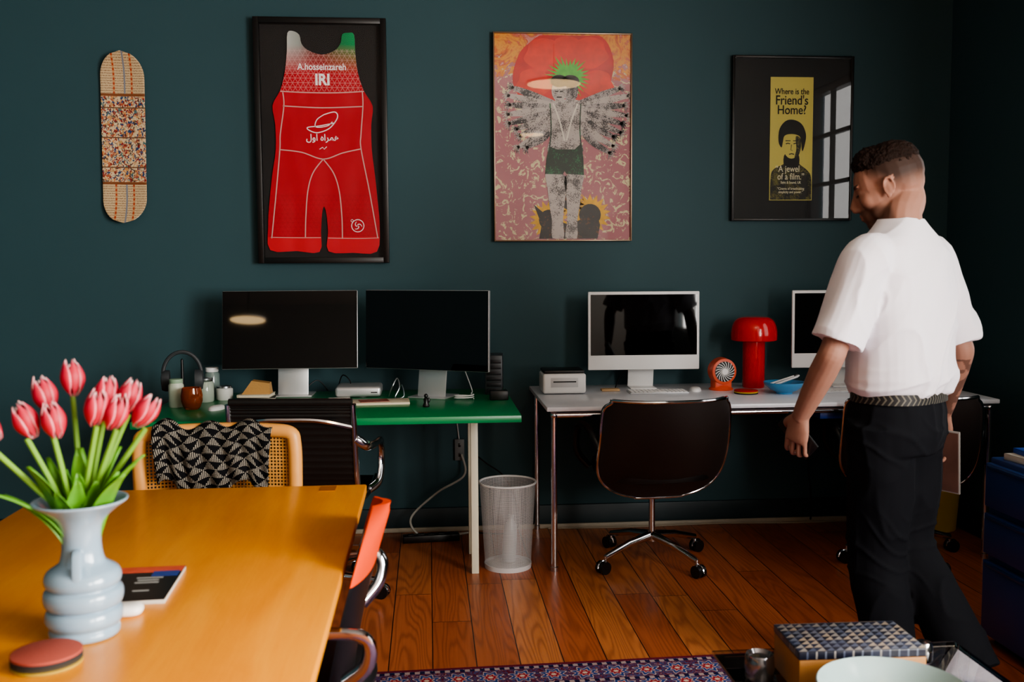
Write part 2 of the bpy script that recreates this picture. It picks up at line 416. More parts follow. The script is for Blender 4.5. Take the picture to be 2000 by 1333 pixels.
# ------------------------------------------------------------------ room
XL,XR,YF,YB,ZC=-3.2,2.72,-3.6,5.05,3.3
struct(M().box(((XL+XR)/2,(YF+YB)/2,-.05),(XR-XL+.3,YB-YF+.3,.1)).obj('floor',FLOOR))
CEIL=P('ceiling paint','#a9a59d',.8); PALE=P('pale wall paint','#8d8a84',.8)
struct(M().box(((XL+XR)/2,(YF+YB)/2,ZC+.05),(XR-XL+.3,YB-YF+.3,.1)).obj('ceiling',CEIL))
struct(M().box(((XL+XR)/2,YB+.06,ZC/2),(XR-XL+.3,.12,ZC)).obj('wall_back',WALL))
struct(M().box(((XL+XR)/2,YF-.06,ZC/2),(XR-XL+.3,.12,ZC)).obj('wall_front',PALE))
struct(M().box((XL-.06,(YF+YB)/2,ZC/2),(.12,YB-YF,ZC)).obj('wall_left',WALL))
wins=[(3.02,4.06,.9,2.58),(-1.0,1.0,.8,2.6),(-3.3,-1.4,.8,2.6)]
wr=M(); ys=[YF]
for y0,y1,z0,z1 in sorted(wins):
    ys.append(y0); ys.append(y1)
ys.append(YB)
for i in range(0,len(ys),2):
    wr.box((XR+.06,(ys[i]+ys[i+1])/2,ZC/2),(.12,ys[i+1]-ys[i],ZC))
for y0,y1,z0,z1 in wins:
    wr.box((XR+.06,(y0+y1)/2,z0/2),(.12,y1-y0,z0)); wr.box((XR+.06,(y0+y1)/2,(z1+ZC)/2),(.12,y1-y0,ZC-z1))
struct(wr.obj('wall_right',WALL))
WFR=P('dark window paint','#1a1d1f',.5)
for i,(y0,y1,z0,z1) in enumerate(wins):
    w=M(); t=.05
    for a in (y0+t/2,y1-t/2): w.box((XR+.05,a,(z0+z1)/2),(.06,t,z1-z0))
    for a in (z0+t/2,z1-t/2): w.box((XR+.05,(y0+y1)/2,a),(.06,y1-y0,t))
    nc=max(2,round((y1-y0)/.36))
    for k in range(1,nc): w.box((XR+.05,y0+(y1-y0)*k/nc,(z0+z1)/2),(.03,.026,z1-z0))
    for k in range(1,5): w.box((XR+.05,(y0+y1)/2,z0+(z1-z0)*k/5),(.03,y1-y0,.026))
    struct(w.obj('window_%d'%(i+1),WFR))
    ld=bpy.data.lights.new('window_light','AREA'); ld.shape='RECTANGLE'; ld.size=(y1-y0); ld.size_y=(z1-z0)
    ld.energy=[17,590,330][i]; ld.color=(1.0,.95,.89)
    lo=bpy.data.objects.new('window_light',ld); COL.objects.link(lo); lo.location=(XR+.13,(y0+y1)/2,(z0+z1)/2)
    lo.rotation_euler=(pi/2,0,pi/2)
struct(M().box((-.24,YB-.009,.06),(5.9,.018,.12),.004).obj('baseboard_back',P('baseboard paint','#182b30',.5)))
struct(M().box((-.24,YB-.026,.012),(5.9,.016,.024),.005).obj('trim_1',P('pale quarter round','#a59a88',.6,var=.3)))
struct(M().box((XR-.009,4.0,.06),(.018,2.0,.12),.004).obj('baseboard_right',P('baseboard paint b','#182b30',.5)))
w=bpy.data.worlds.new('world'); scene.world=w; w.use_nodes=True
w.node_tree.nodes['Background'].inputs[0].default_value=(.75,.85,1,1); w.node_tree.nodes['Background'].inputs[1].default_value=.6
LAMPE=P('warm lamp diffuser','#ffd9a0',.5,emit=13,var=0)
def pendant(x,y,z,r):
    t=thing('pendant_lamp','round white disc pendant lamp hanging from the ceiling','lamp',(x,y,z),group='disc pendant lamps')
    M().lathe([(.02,.06),(r*.6,.045),(r,.02),(r,.0),(r-.01,.0)]).obj('lamp_shade',WHITEP,t)
    M().lathe([(r-.012,.002),(r-.012,-.006),(.01,-.012)]).obj('diffuser',LAMPE,t)
    M().cyl((0,0,.05),(0,0,3.3-z),.004,n=8).obj('cord',BLACK,t)
    return t
pendant(1.13,1.15,2.95,.245); pendant(1.29,-2.3,2.95,.16); pendant(-2.3,-1.5,2.6,.2)

# ------------------------------------------------------------------ wall art
def frame(t,w,hh,fw,depth,mat,name='frame'):
    m=M()
    for sx in (-1,1): m.box((sx*(w/2-fw/2),-depth/2,0),(fw,depth,hh),.002)
    for sz in (-1,1): m.box((0,-depth/2,sz*(hh/2-fw/2)),(w-2*fw,depth,fw),.002)
    m.box((0,-.003,0),(w-fw,.006,hh-fw)); return m.obj(name,mat,t)
sk=[]
nz=60
for i in range(nz+1):
    z=-.41+.82*i/nz; a=abs(z); r=.1035
    hw=r if a<.41-r*1.15 else r*math.sqrt(max(0,1-((a-(.41-r*1.15))/(r*1.15))**2))
    hw=max(hw,.004); kick=-.045*max(0,(a-.27)/.14)**2
    sk.append([V((hw*math.cos(q),kick-.02-.012*math.cos(q)**2*(hw/r)+.006*math.sin(q),z)) for q in [2*pi*j/24 for j in range(24)]])
o=M().loft(sk).obj('skateboard_deck',m_skate(),loc=(-1.462,YB+.0135,1.985),rot=(0,.012,0)); tag(o,'skateboard deck printed with miniature painting, hung on wall','skateboard')
# singlet
t=thing('framed_singlet','red wrestling singlet displayed in black shadow box frame','picture',(-.51,YB,1.97))
frame(t,.64,1.19,.028,.055,FRAMEB); M().box((0,-.010,0),(.585,.006,1.135)).obj('mount_board',MATB,t)
def J(px,py):
    f=(py-39)/472; l=497+11*f; r=756+5*f
    return (-.32+.64*(px-l)/(r-l),.595-1.19*f)
out=[(563,67),(574,63),(586,70),(590,86),(603,99),(630,107),(655,99),(667,84),(670,68),(682,65),(693,68),(695,100),(700,140),(712,176),(729,205),(726,240),(727,290),(733,340),(739,400),(742,440),(736,489),(690,491),(642,488),(641,450),(638,415),(633,400),(629,415),(627,450),(624,489),(580,487),(529,485),(525,440),(527,400),(533,340),(540,290),(539,240),(534,205),(549,176),(558,140),(562,100)]
M().poly([J(*p) for p in cat2(out,3,True)],y=-.022,thick=.009).obj('singlet',m_jersey(),t,sharp=30)
SEAM=P('white seam','#c8a09a',.7)
m=M()
for pts,w in [([(549,178),(600,180),(660,180),(712,177)],.005),([(554,206),(630,209),(710,206)],.005),([(554,180),(556,206),(549,260),(548,290),(541,370),(532,462)],.005),([(709,178),(710,206),(706,260),(706,288),(722,370),(738,462)],.005),
    ([(548,290),(590,295),(632,308),(670,296),(706,288)],.005),([(632,308),(612,335),(602,370),(598,420),(597,460)],.005),([(632,308),(652,335),(663,370),(668,420),(669,462)],.005),([(530,460),(580,461),(627,461)],.003),([(641,462),(700,463),(740,462)],.003)]:
    m.ribbon([J(*p) for p in cat2(pts,6)],w,y=-.0235)
m.obj('seam_piping',SEAM,t)
WTX=P('white print','#ece8e8',.6)
m=M()
m.ribbon([J(*p) for p in cat2([(634,222),(655,217),(660,228),(645,248),(622,257),(606,253),(602,247),(625,244),(655,238)],6)],.0045,y=-.0235)
m.ribbon([J(*p) for p in cat2([(634,222),(620,232),(618,246),(640,244),(650,236)],6)],.004,y=-.0235)
m.obj('swoosh_logo',WTX,t)
m=M()
m.ribbon([J(699+12*math.cos(a),438+12*math.sin(a)) for a in [2*pi*i/32 for i in range(33)]],.0035,y=-.0235)
for k in range(3):
    m.ribbon([J(699+r_*math.cos(k*2.094+r_*.28),438+r_*math.sin(k*2.094+r_*.28)) for r_ in (1,2.5,4,5.5,7,8.2)],[.003,.004,.004,.0035,.003,.002],y=-.0235-.0001*k)
m.ribbon([J(688+2.4*math.cos(a),428+2.4*math.sin(a)) for a in [2*pi*i/8 for i in range(9)]],.0018,y=-.0235)
m.obj('emblem',WTX,t)
M().ribbon([J(*p) for p in [(625,289),(631,285),(634,289),(639,284)]],.003,y=-.0235).obj('maker_mark',WTX,t)
x,z=J(630,131); text('A.hosseinzareh',.046,WTX,t,(x,-.0235,z),sx=.84,bold=.0007)
x,z=J(631,156); text('IRI',.075,WTX,t,(x,-.0235,z),sx=.90,bold=.0025)
x,z=J(631,267); text('\uFEDD\uFEED\uFE8D \uFEE9\uFE8D\uFEAE\uFEE4\uFEEB',.044,WTX,t,(x,-.0235,z),sx=.95,bold=.0006)
GL=m_glasspane(ior=1.22)
M().box((0,-.047,0),(.584,.002,1.134)).obj('glazing',GL,t)

# poster
t=thing('framed_poster','colourful wrestler collage poster in thin metal frame','picture',(.685,YB,1.996))
frame(t,.70,1.035,.007,.035,P('thin bronze metal frame','#8f7a66',.3,.8))
M().box((0,-.020,0),(.688,.004,1.023)).obj('poster_print',m_poster_bg(),t)
def Q(px,py): return (max(-.338,min(.338,(px-962.5)/269.5*.70-.35)),max(-.505,min(.505,.5175-(py-67)/405*1.035)))
petR=P('red petal print','#c01810',.55,var=.5,vs=14); petR2=P('orange red petal print','#d2301a',.55,var=.45,vs=20)
grn=P('green burst print','#4cae32',.55,var=.5,vs=40); hal=m_halftone('grey halftone','#262427','#a39a96',230,.49)
hal2=m_halftone('light halftone','#4a4644','#b2a8a2',230,.47); shorts=m_halftone('green shorts print','#0d2a18','#22643c',150,.55)
yel=P('yellow flower print','#d9a41e',.55,var=.5,vs=30); drk=m_halftone('dark flower print','#140a08','#5c3010',90,.56)
m=M()
flw=[(1105,68),(1150,68),(1180,80),(1196,120),(1190,165),(1180,205),(1150,225),(1060,225),(1020,200),(1000,160),(1012,110),(1035,85),(1060,70)]
m.poly([Q(*p) for p in cat2(flw,4,True)],y=-.0228,mi=0)
for c in [(1060,110,36),(1150,105,34),(1040,165,32),(1165,165,30),(1105,100,30)]:
    m.poly([Q(c[0]+c[2]*math.cos(a)*(1+.12*math.sin(5*a)),c[1]+c[2]*.9*math.sin(a)) for a in [2*pi*i/28 for i in range(28)]],y=-.0230-.0001*c[2]/40,mi=1)
random.seed(11)
star=[]
for i in range(56):
    a=2*pi*i/56; r=random.uniform(40,56) if i%2 else random.uniform(22,30); star.append(Q(1108+r*math.cos(a)*.9,152+r*math.sin(a)*.85))
m.poly(star,y=-.0236,mi=2)
for cx,cy,r in [(1070,430,34),(1150,420,36),(1110,395,26)]:
    st=[]
    for i in range(36):
        a=2*pi*i/36; rr=r*(1.15 if i%2 else .8); st.append(Q(cx+rr*math.cos(a),cy+rr*math.sin(a)))
    m.poly(st,y=-.0232,mi=6); m.poly([Q(cx+r*.6*math.cos(a),cy+r*.6*math.sin(a)) for a in [2*pi*i/18 for i in range(18)]],y=-.0234,mi=7)
m.poly([Q(*p) for p in [(1040,400),(1055,440),(1050,468),(1165,468),(1170,440),(1160,405),(1140,425),(1110,440),(1070,425)]],y=-.0233,mi=7)
random.seed(3)
for side in (-1,1):
    for k in range(9):
        a0=(-20+k*10.5)*pi/180; L=random.uniform(96,116)
        sx=1104+side*24; sy=208+k*4
        e=(sx+side*L*.5*math.cos(a0),sy+L*.42*math.sin(a0)-8)
        hx,hy=1104+side*(L*.92*math.cos(a0*.75)+12),205+L*.9*math.sin(a0)
        pts=cat2([(sx,sy),e,(hx,hy)],5); n=len(pts)
        m.ribbon([Q(*p) for p in pts],[.052-.030*i/(n-1) for i in range(n)],y=-.0238-.00012*k,mi=4 if k%2 else 3)
        dx,dy=pts[-1][0]-pts[-2][0],pts[-1][1]-pts[-2][1]; aa=math.atan2(dy,dx)
        for f in range(5):
            b=aa+(f-2)*.38; m.ribbon([Q(hx,hy),Q(hx+8*math.cos(b),hy+8*math.sin(b)),Q(hx+15*math.cos(b+.3*side),hy+15*math.sin(b+.3*side))],[.010,.008,.003],y=-.0239-.00012*k,mi=4 if k%2 else 3)
torso=[(1075,205),(1088,196),(1125,196),(1138,208),(1140,240),(1132,270),(1133,300),(1070,300),(1072,268),(1066,240)]
m.poly([Q(*p) for p in cat2(torso,4,True)],y=-.0252,mi=4)
for leg in ([(1064,335),(1067,370),(1070,400),(1075,430),(1076,466),(1098,468),(1097,430),(1100,395),(1103,345)],[(1137,335),(1133,370),(1130,400),(1125,430),(1124,468),(1102,468),(1105,430),(1104,390),(1101,345)]):
    m.poly([Q(*p) for p in cat2(leg,3,True)],y=-.0251,mi=4)
sh=[(1070,286),(1085,292),(1120,292),(1133,280),(1137,310),(1138,342),(1104,340),(1100,334),(1097,341),(1062,340),(1065,310)]
m.poly([Q(*p) for p in sh],y=-.0254,mi=5)
for s in (-1,1):
    m.ribbon([Q(*p) for p in cat2([(1102+s*24,203),(1102+s*12,235),(1102+s*2,275)],5)],.008,y=-.0256,mi=8)
    m.ribbon([Q(*p) for p in cat2([(1102+s*30,203),(1102+s*28,250),(1102+s*31,290)],5)],.006,y=-.0256,mi=5)
for hx,mi in ((1112,3),(1090,4)):
    m.poly([Q(hx+15*math.cos(a),178+22*math.sin(a)) for a in [2*pi*i/24 for i in range(24)]],y=-.0256 if hx>1100 else -.0257,mi=mi)
    m.poly([Q(hx+17*math.cos(a),160+12*math.sin(a)) for a in [2*pi*i/24 for i in range(24)]],y=-.0258,mi=9)
for bx in (1085,1094): m.ribbon([Q(bx-3,180),Q(bx+3,180)],.006,y=-.0262,mi=9)
m.ribbon([Q(1085,191),Q(1095,191)],.007,y=-.0262,mi=9)
m.obj('collage_figure',[petR,petR2,grn,hal,hal2,shorts,yel,drk,P('white strap print','#cfc9bd',.6),P('dark hair print','#15100e',.6,var=.4)],t)
M().box((0,-.030,0),(.687,.002,1.022)).obj('glazing',m_glasspane('picture glass b',1.35),t)

# film poster
t=thing('framed_film_poster','narrow yellow film poster mounted in glossy black frame','picture',(1.87,YB,1.997))
frame(t,.635,.835,.012,.03,FRAMEB); M().box((0,-.010,0),(.615,.006,.815)).obj('mount_board',P('black mat','#070606',.6),t)
PX,PZ=1.8665-1.87,1.9965-1.997
YEL=P('yellow poster paper','#ddd374',.6,var=.05); INK=P('black ink','#15140e',.6); GRY=m_halftone('portrait shade','#1d1c10','#7a7434',260,.54)
M().box((PX,-.0145,PZ),(.225,.003,.625)).obj('poster_print',YEL,t)
def F(u,v): return (PX+(u-.5)*.225,PZ+(.5-v)*.625)
m=M()
m.poly([F(*p) for p in cat2([(.02,.995),(.03,.8),(.12,.74),(.3,.71),(.42,.68),(.62,.68),(.72,.71),(.9,.76),(.98,.82),(.985,.995)],4)],y=-.0164,mi=0)
m.poly([F(*p) for p in cat2([(.36,.62),(.66,.62),(.68,.72),(.5,.74),(.34,.72)],4,True)],y=-.0167,mi=2)
m.poly([F(.51+.2*math.cos(a),.555+.105*math.sin(a)) for a in [2*pi*i/28 for i in range(28)]],y=-.017,mi=1)
m.poly([F(*p) for p in cat2([(.2,.52),(.22,.42),(.36,.355),(.55,.345),(.74,.38),(.84,.46),(.82,.54),(.76,.6),(.73,.52),(.68,.475),(.5,.46),(.34,.475),(.3,.53),(.27,.57)],4,True)],y=-.0173,mi=2)
m.poly([F(*p) for p in cat2([(.6,.48),(.72,.5),(.72,.58),(.66,.645),(.58,.655),(.62,.58)],4,True)],y=-.0172,mi=0)
for u in (.42,.6): m.ribbon([F(u-.05,.54),F(u,.535),F(u+.05,.54)],.005,y=-.0175,mi=2); m.ribbon([F(u-.06,.515),F(u+.06,.515)],.004,y=-.0175,mi=2)
m.ribbon([F(.505,.545),F(.49,.59),F(.53,.595)],.003,y=-.0175,mi=0); m.ribbon([F(.45,.625),F(.51,.62),F(.57,.625)],.005,y=-.0175,mi=2)
m.obj('portrait_print',[GRY,YEL,INK],t)
def tx(s,u,v,size,mat,sx=.8,b=0.0):
    x,z=F(u,v); text(s,size,mat,t,(x,-.018,z),sx=sx,bold=b)
tx('Where is the',.5,.118,.042,INK,.80,.0003); tx("Friend's",.5,.19,.066,INK,.84,.0005); tx('Home?',.5,.268,.064,INK,.84,.0005)
WI=P('pale yellow ink','#f2eecb',.6)
tx('\u201cA jewel',.42,.745,.046,WI,.8,.0003); tx('of a film.\u201d',.5,.808,.046,WI,.8,.0003); tx('Sight & Sound, UK',.5,.855,.018,WI,.8,.0003)
tx('\u201cCinema of breathtaking',.5,.905,.018,WI,.8,.0002); tx('simplicity and power.\u201d',.5,.933,.018,WI,.8,.0002)
M().box((0,-.024,0),(.612,.002,.812)).obj('glazing',m_glasspane('picture glass c',1.55),t)

# ------------------------------------------------------------------ green desk
t=thing('desk','green topped desk with cream steel legs','desk',(-.41,4.52,0))
M().box((0,0,.725),(1.58,.90,.03),.003).obj('desk_top',GREEN,t)
m=M()
for y in (-.20,.10): m.box((0,y,.695),(1.28,.026,.03),.003)
for x in (-.62,.603): m.box((x,-.05,.695),(.028,.30,.03),.003)
m.obj('frame',CREAM,t)
for x in (-.62,.603):
    for y in (-.20,.10): M().box((x,y,.34),(.032,.032,.68),.003).obj('leg',CREAM,t)
# white desk
t=thing('desk','white laminate desk on chrome tube frame','desk',(1.545,4.665,0))
W2,D2=1.02,.375
M().box((0,0,.73),(2*W2+.03,2*D2+.02,.02),.004).obj('desk_top',WHITEL,t)
m=M()
for y in (-D2+.02,D2-.02): m.cyl((-W2+.02,y,.70),(W2-.02,y,.70),.0125,n=14)
for x in (-W2+.02,0,W2-.02): m.cyl((x,-D2+.02,.70),(x,D2-.02,.70),.0125,n=14)
for x in (-W2+.02,W2-.02):
    for y in (-D2+.02,D2-.02): m.ell((x,y,.70),(.018,.018,.018))
m.obj('frame',CHROME,t)
for x in (-W2+.02,W2-.02):
    for y in (-D2+.02,D2-.02): M().lathe([(.017,0),(.017,.02),(.0145,.022),(.0145,.69)],(x,y,0),n=16).obj('leg',CHROME,t)
M().box((.52,-.1,.672),(.60,.44,.035),.004).obj('drawer',P('cobalt blue metal','#123a8c',.4),t)

def studio(loc,yaw,w,hh,tilt,label):
    t=thing('monitor',label,'monitor',loc,yaw)
    cz=1.06-loc[2]
    Rm=Matrix.Rotation(-tilt,3,'X')
    M().box((0,-.02,cz),(w,.022,hh),.004,Rm).obj('housing',SILVER,t)
    M().box(Rm@V((0,-.0115,0))+V((0,-.02,cz)),(w-.004,.002,hh-.004),0,Rm).obj('screen',SCREEN,t)
    m=M(); m.box((0,.045,.0035),(.19,.17,.007),.003)
    Rs=Matrix.Rotation(-.16,3,'X'); m.box((0,.045,.14),(.145,.008,.28),.003,Rs); m.box((0,.02,.285),(.14,.06,.01),.003)
    m.obj('stand',SILVER,t); return t
studio((-.652,4.80,.74),-.023,.634,.371,.143,'wide black monitor on silver stand, reflecting a lamp')
studio((.0,4.66,.74),-.46,.635,.372,.03,'black monitor on silver stand, turned at an angle')
def imac(x,y,lab):
    t=thing('all_in_one_computer',lab,'computer',(x,y,.74),-.03)
    Rm=Matrix.Rotation(-.02,3,'X')
    M().box((0,0,.292),(.556,.014,.388),.005,Rm).obj('housing',WHITEP,t)
    M().box(Rm@V((0,-.0075,.029))+V((0,0,.292)),(.53,.002,.300),0,Rm).obj('screen',SCREEN,t)
    m=M(); m.box((0,.06,.003),(.13,.145,.006),.002); m.box((0,.075,.09),(.13,.006,.19),.002,Matrix.Rotation(.18,3,'X')); m.obj('stand',WHITEP,t); return t
imac(1.062,4.85,'white all in one computer with black screen beside printer'); imac(2.085,4.82,'white all in one computer near blue bowl')

KEY=P('white keycaps','#e8e8e8',.4); KEYB=P('pale keyboard tray','#c0c2c6',.4,.3)
def keyboard(x,y,yaw):
    t=thing('keyboard','slim white wireless keyboard on the white desk','keyboard',(x,y,.74),yaw,'slim keyboards')
    M().box((0,0,.004),(.285,.115,.008),.003).obj('tray',KEYB,t)
    m=M()
    for r in range(5):
        for c in range(14):
            if r==0 and 3<c<9: continue
            m.box((-.128+c*.0197,-.042+r*.021,.0095),(.0165,.0165,.003),.001,seg=1)
    m.box((-.01,-.042,.0095),(.094,.0165,.003),.001,seg=1)
    m.obj('keys',KEY,t)
keyboard(1.10,4.71,-.02); keyboard(2.02,4.64,-.02)
def mouse(x,y):
    m=M(); rings=[]
    for i in range(9):
        a=pi/2*i/8; rings.append([V((.029*(math.cos(a)**.5 if i<8 else .02)*math.cos(q),.055*(math.cos(a)**.5 if i<8 else .02)*math.sin(q),.018*math.sin(a))) for q in [2*pi*j/24 for j in range(24)]])
    o=m.loft(rings).obj('computer_mouse',WHITEP,loc=(x,y,.74),rot=(0,0,-.3)); tag(o,'low white wireless computer mouse on desk','mouse','white computer mice'); return o
mouse(1.30,4.76); mouse(-.925,4.40)
t=thing('label_printer','white label printer with black lid on white desk','printer',(.645,4.78,.74))
M().box((0,0,.052),(.208,.18,.096),.012,seg=3).obj('body',WHITEP,t); M().box((0,0,.108),(.196,.165,.014),.005).obj('lid',BLKPLA,t)
M().box((0,-.0905,.058),(.13,.004,.045),.001).obj('front_panel',P('grey panel','#c4c4c6',.4),t); M().box((0,-.093,.062),(.11,.003,.006)).obj('slot',BLKPLA,t)
# fan
t=thing('desk_fan','small coral desk fan with round spiral grille','fan',(1.435,4.78,.74),.1)
SAL=P('coral plastic','#d85a3e',.4)
M().lathe([(.058,0),(.06,.006),(.05,.014),(.03,.03),(.0,.035)]).obj('base',SAL,t)
m=M(); m.loft([[V((w*math.cos(q),y,.094+w*math.sin(q)*1.02)) for q in [2*pi*j/36 for j in range(36)]] for y,w in [(-.045,.056),(-.042,.062),(.01,.066),(.04,.055),(.055,.03)]])
m.box((0,0,.03),(.09,.07,.05),.012); m.obj('housing',SAL,t)
M().loft([[V((w*math.cos(q),y,.094+w*math.sin(q))) for q in [2*pi*j/36 for j in range(36)]] for y,w in [(-.0455,.050),(-.047,.002)]]).obj('cavity',BLKPLA,t)
m=M()
for k in range(18):
    a=2*pi*k/18; m.tube([V((r*math.cos(a+(r-.015)*16),-.05,.094+r*math.sin(a+(r-.015)*16))) for r in (.012,.022,.03,.038,.049)],.0022,n=5)
m.loft([[V((w*math.cos(q),y,.094+w*math.sin(q))) for q in [2*pi*j/24 for j in range(24)]] for y,w in [(-.048,.016),(-.052,.014),(-.053,.002)]])
m.obj('grille',WHITEP,t)
# lamp
t=thing('table_lamp','glossy red mushroom table lamp on white desk','lamp',(1.622,4.85,.74))
M().lathe([(.052,0),(.055,.004),(.055,.235)],n=48).obj('lamp_base',RED,t)
pr=[(.050,.236),(.108,.236),(.113,.240),(.114,.262)]+[(.114*math.cos(a)**.38 if a<1.56 else .001,.262+.094*math.sin(a)) for a in [pi/2*i/16 for i in range(1,17)]]
M().lathe(pr,n=48).obj('lamp_shade',RED,t)
def disc_stack(name,label,cat_,x,y,z,r,cols,th):
    t=thing(name,label,cat_,(x,y,z))
    for i,c in enumerate(cols):
        M().lathe([(r-.002,i*th),(r,i*th+.001),(r,(i+1)*th-.001),(r-.002,(i+1)*th)],n=40).obj('felt_disc' if i else 'base_disc',P('felt '+c,c,.9,bump=(200,.3)),t)
    return t
disc_stack('coaster','round layered coaster with red top on white desk','coaster',1.51,4.62,.74,.056,['#23242a','#c9a227','#b01f1a'],.006)
t=thing('bowl','blue ceramic bowl holding pens on white desk','bowl',(1.69,4.60,.74))
M().lathe([(.038,0),(.040,.008),(.066,.020),(.094,.045),(.098,.056),(.093,.056),(.062,.026),(.03,.014),(.001,.012)],n=40,cap=False).obj('vessel',P('sky blue glaze','#4a90c0',.25),t)
for k,(dx,dy,c,lab) in enumerate([(-.04,.0,'#e6e6e6','white marker pen lying in the blue bowl'),(.0,.02,'#101012','black pen resting in the blue bowl'),(.03,-.01,'#c8c8cc','silver pen resting in the blue bowl'),(.05,.03,'#101012','black marker resting in the blue bowl'),(-.015,-.03,'#d8d8da','white pen resting in the blue bowl')]):
    m=M(); a=V((-.055,dy,.045)); b=V((.06,dy+dx*.5,.085)); m.tube([a,a.lerp(b,.08),a.lerp(b,.95),b],[.002,.005,.005,.004],n=10)
    o=m.obj('pen',P('pen '+str(k),c,.3),loc=(1.69+dx*.5,4.60,.74)); tag(o,lab,'pen','pens in the bowl')
o=M().box((0,0,.006),(.09,.05,.012),.004).obj('card_holder',P('beige leather','#b5966e',.6),loc=(.885,4.80,.74)); tag(o,'small beige card holder lying on white desk','card holder')
t=thing('headphones','dark over ear headphones resting on a stand','headphones',(-1.12,4.62,.74),.15)
HG=P('dark grey fabric','#2d3134',.6)
M().lathe([(.055,0),(.055,.008),(.008,.012),(.006,.2),(.0,.205)],n=24).obj('stand',BLKPLA,t)
arch=[V((.083*math.sin(a),0,.135+.10*math.cos(a))) for a in [(-100+200*i/24)*pi/180 for i in range(25)]]
M().tube(arch,.009,n=8).obj('headband',HG,t)
for s in (-1,1):
    M().loft([[V((s*(.055+dx),.038*k*math.cos(q),.105+.048*k*math.sin(q))) for q in [2*pi*j/24 for j in range(24)]] for dx,k in [(0,.7),(.0,1),(.02,1.02),(.034,.9),(.038,.4)]]).obj('ear_cup',HG,t)
AMB=NT('amber glass'); AMB.set(.05); AMB.b.inputs['Transmission Weight'].default_value=.75; AMB.col(AMB.mix(AMB.noise(AMB.coord(),3),lin('#b4501a')[:3],lin('#c9651f')[:3])); AMB=AMB.m
o=M().lathe([(.028,0),(.036,.008),(.046,.035),(.047,.06),(.041,.095),(.038,.095),(.043,.06),(.042,.036),(.03,.012),(.001,.01)],cap=False).obj('drinking_glass',AMB,loc=(-1.035,4.42,.74)); tag(o,'ribbed amber drinking glass on green desk','glass')
def jar(x,y,r,hh,lab,body,lid,name='jar',cn='jar'):
    t=thing(name,lab,cn,(x,y,.74)); M().lathe([(r*.9,0),(r,.005),(r,hh*.78),(r*.82,hh*.86),(r*.82,hh*.9)]).obj('body',body,t); M().lathe([(r*.86,hh*.86),(r*.88,hh*.87),(r*.88,hh*.99),(r*.84,hh)]).obj('lid',lid,t)
jar(-1.03,4.66,.04,.11,'glass jar with silver screw lid on green desk',P('jar contents','#98a396',.15),ALU)
jar(-1.12,4.50,.033,.125,'small can with pale green label on green desk',P('pale label','#b5bfac',.4),P('pale green lid','#8aa58a',.5),'canister','can')
jar(-1.035,4.84,.035,.14,'tall glass jar with white lid on green desk',P('jar contents b','#6f7f7b',.15),WHITEP)
jar(-.955,4.72,.039,.065,'short silver candle tin on green desk',P('white candle tin','#c5c6c1',.4),ALU,'candle','candle')
def book(x,y,z,sx,sy,sz,yaw,c,lab,name='book',cn='book'):
    t=thing(name,lab,cn,(x,y,z),yaw)
    m=M(); m.box((0,0,.0015),(sx,sy,.003),.001); m.box((0,0,sz-.0015),(sx,sy,.003),.001); m.box((-sx/2+.0015,0,sz/2),(.003,sy,sz),.001); m.obj('cover',P('cover '+c,c,.5),t)
    M().box((.001,0,sz/2),(sx-.008,sy-.008,sz-.006)).obj('pages',P('page block','#cfc7b2',.8,bump=(300,.3)),t); return t
book(-.80,4.70,.74,.17,.13,.016,.1,'#22231f','black notebook at the bottom of a small stack')
book(-.805,4.70,.756,.15,.12,.014,-.1,'#b8b09a','cream notebook on top of a small stack')
o=M().add([(-.065,-.04,0),(.065,-.04,0),(.065,.04,0),(-.065,.04,0),(-.02,-.035,.062),(.06,-.035,.05),(.06,.03,.05),(-.02,.03,.062)],[(0,3,2,1),(4,5,6,7),(0,1,5,4),(1,2,6,5),(2,3,7,6),(3,0,4,7)]).obj('wooden_block',P('cork brown wood','#a87e46',.7,bump=(120,.4)),loc=(-.80,4.70,.77)); tag(o,'wedge shaped brown wooden block on notebooks','block')
t=thing('mini_computer','small square silver computer on green desk','computer',(-.335,4.80,.74))
M().box((0,0,.027),(.215,.19,.048),.014,seg=4).obj('housing',SILVER,t); M().lathe([(.08,0),(.08,.004)]).obj('foot',BLKPLA,t)
M().box((.075,-.0955,.024),(.03,.002,.005)).obj('port',BLKPLA,t)
t=thing('paper_tray','pale slim tray holding papers on green desk','tray',(-.27,4.50,.74),.05)
M().box((0,0,.006),(.36,.14,.012),.004).obj('tray',P('pale beige tray','#cfc2a8',.5),t)
o=M().box((0,0,.001),(.13,.09,.002)).obj('photo_print',P('printed card','#8d4a3a',.5,var=.7,vs=40),loc=(-.25,4.50,.752),rot=(0,0,.2)); tag(o,'small printed photo card lying on the tray','card')
o=M().box((0,0,.001),(.10,.07,.002)).obj('note_card',P('white card','#c9c6be',.6),loc=(-.42,4.68,.74),rot=(0,0,.1)); tag(o,'white note card on the green desk','card')
t=thing('hard_drive_enclosure','dark grey upright drive enclosure on green desk','hard drive',(.315,4.80,.74),-.1)
M().box((0,0,.095),(.085,.14,.19),.006).obj('housing',P('dark grey metal','#44484c',.4,.4),t)
m=M(); [m.box((0,-.0715,.02+k*.028),(.07,.003,.018),.001) for k in range(6)]; m.obj('drive_bay',P('grey metal b','#2a2c30',.35,.4),t)
o=M().box((0,0,.022),(.085,.06,.044),.005).obj('card_reader',BLKPLA,loc=(.32,4.56,.74)); tag(o,'small black card reader on green desk','card reader')
t=thing('desk_figurine','tiny black figure shaped cable holder on desk','figurine',(-.015,4.36,.74))
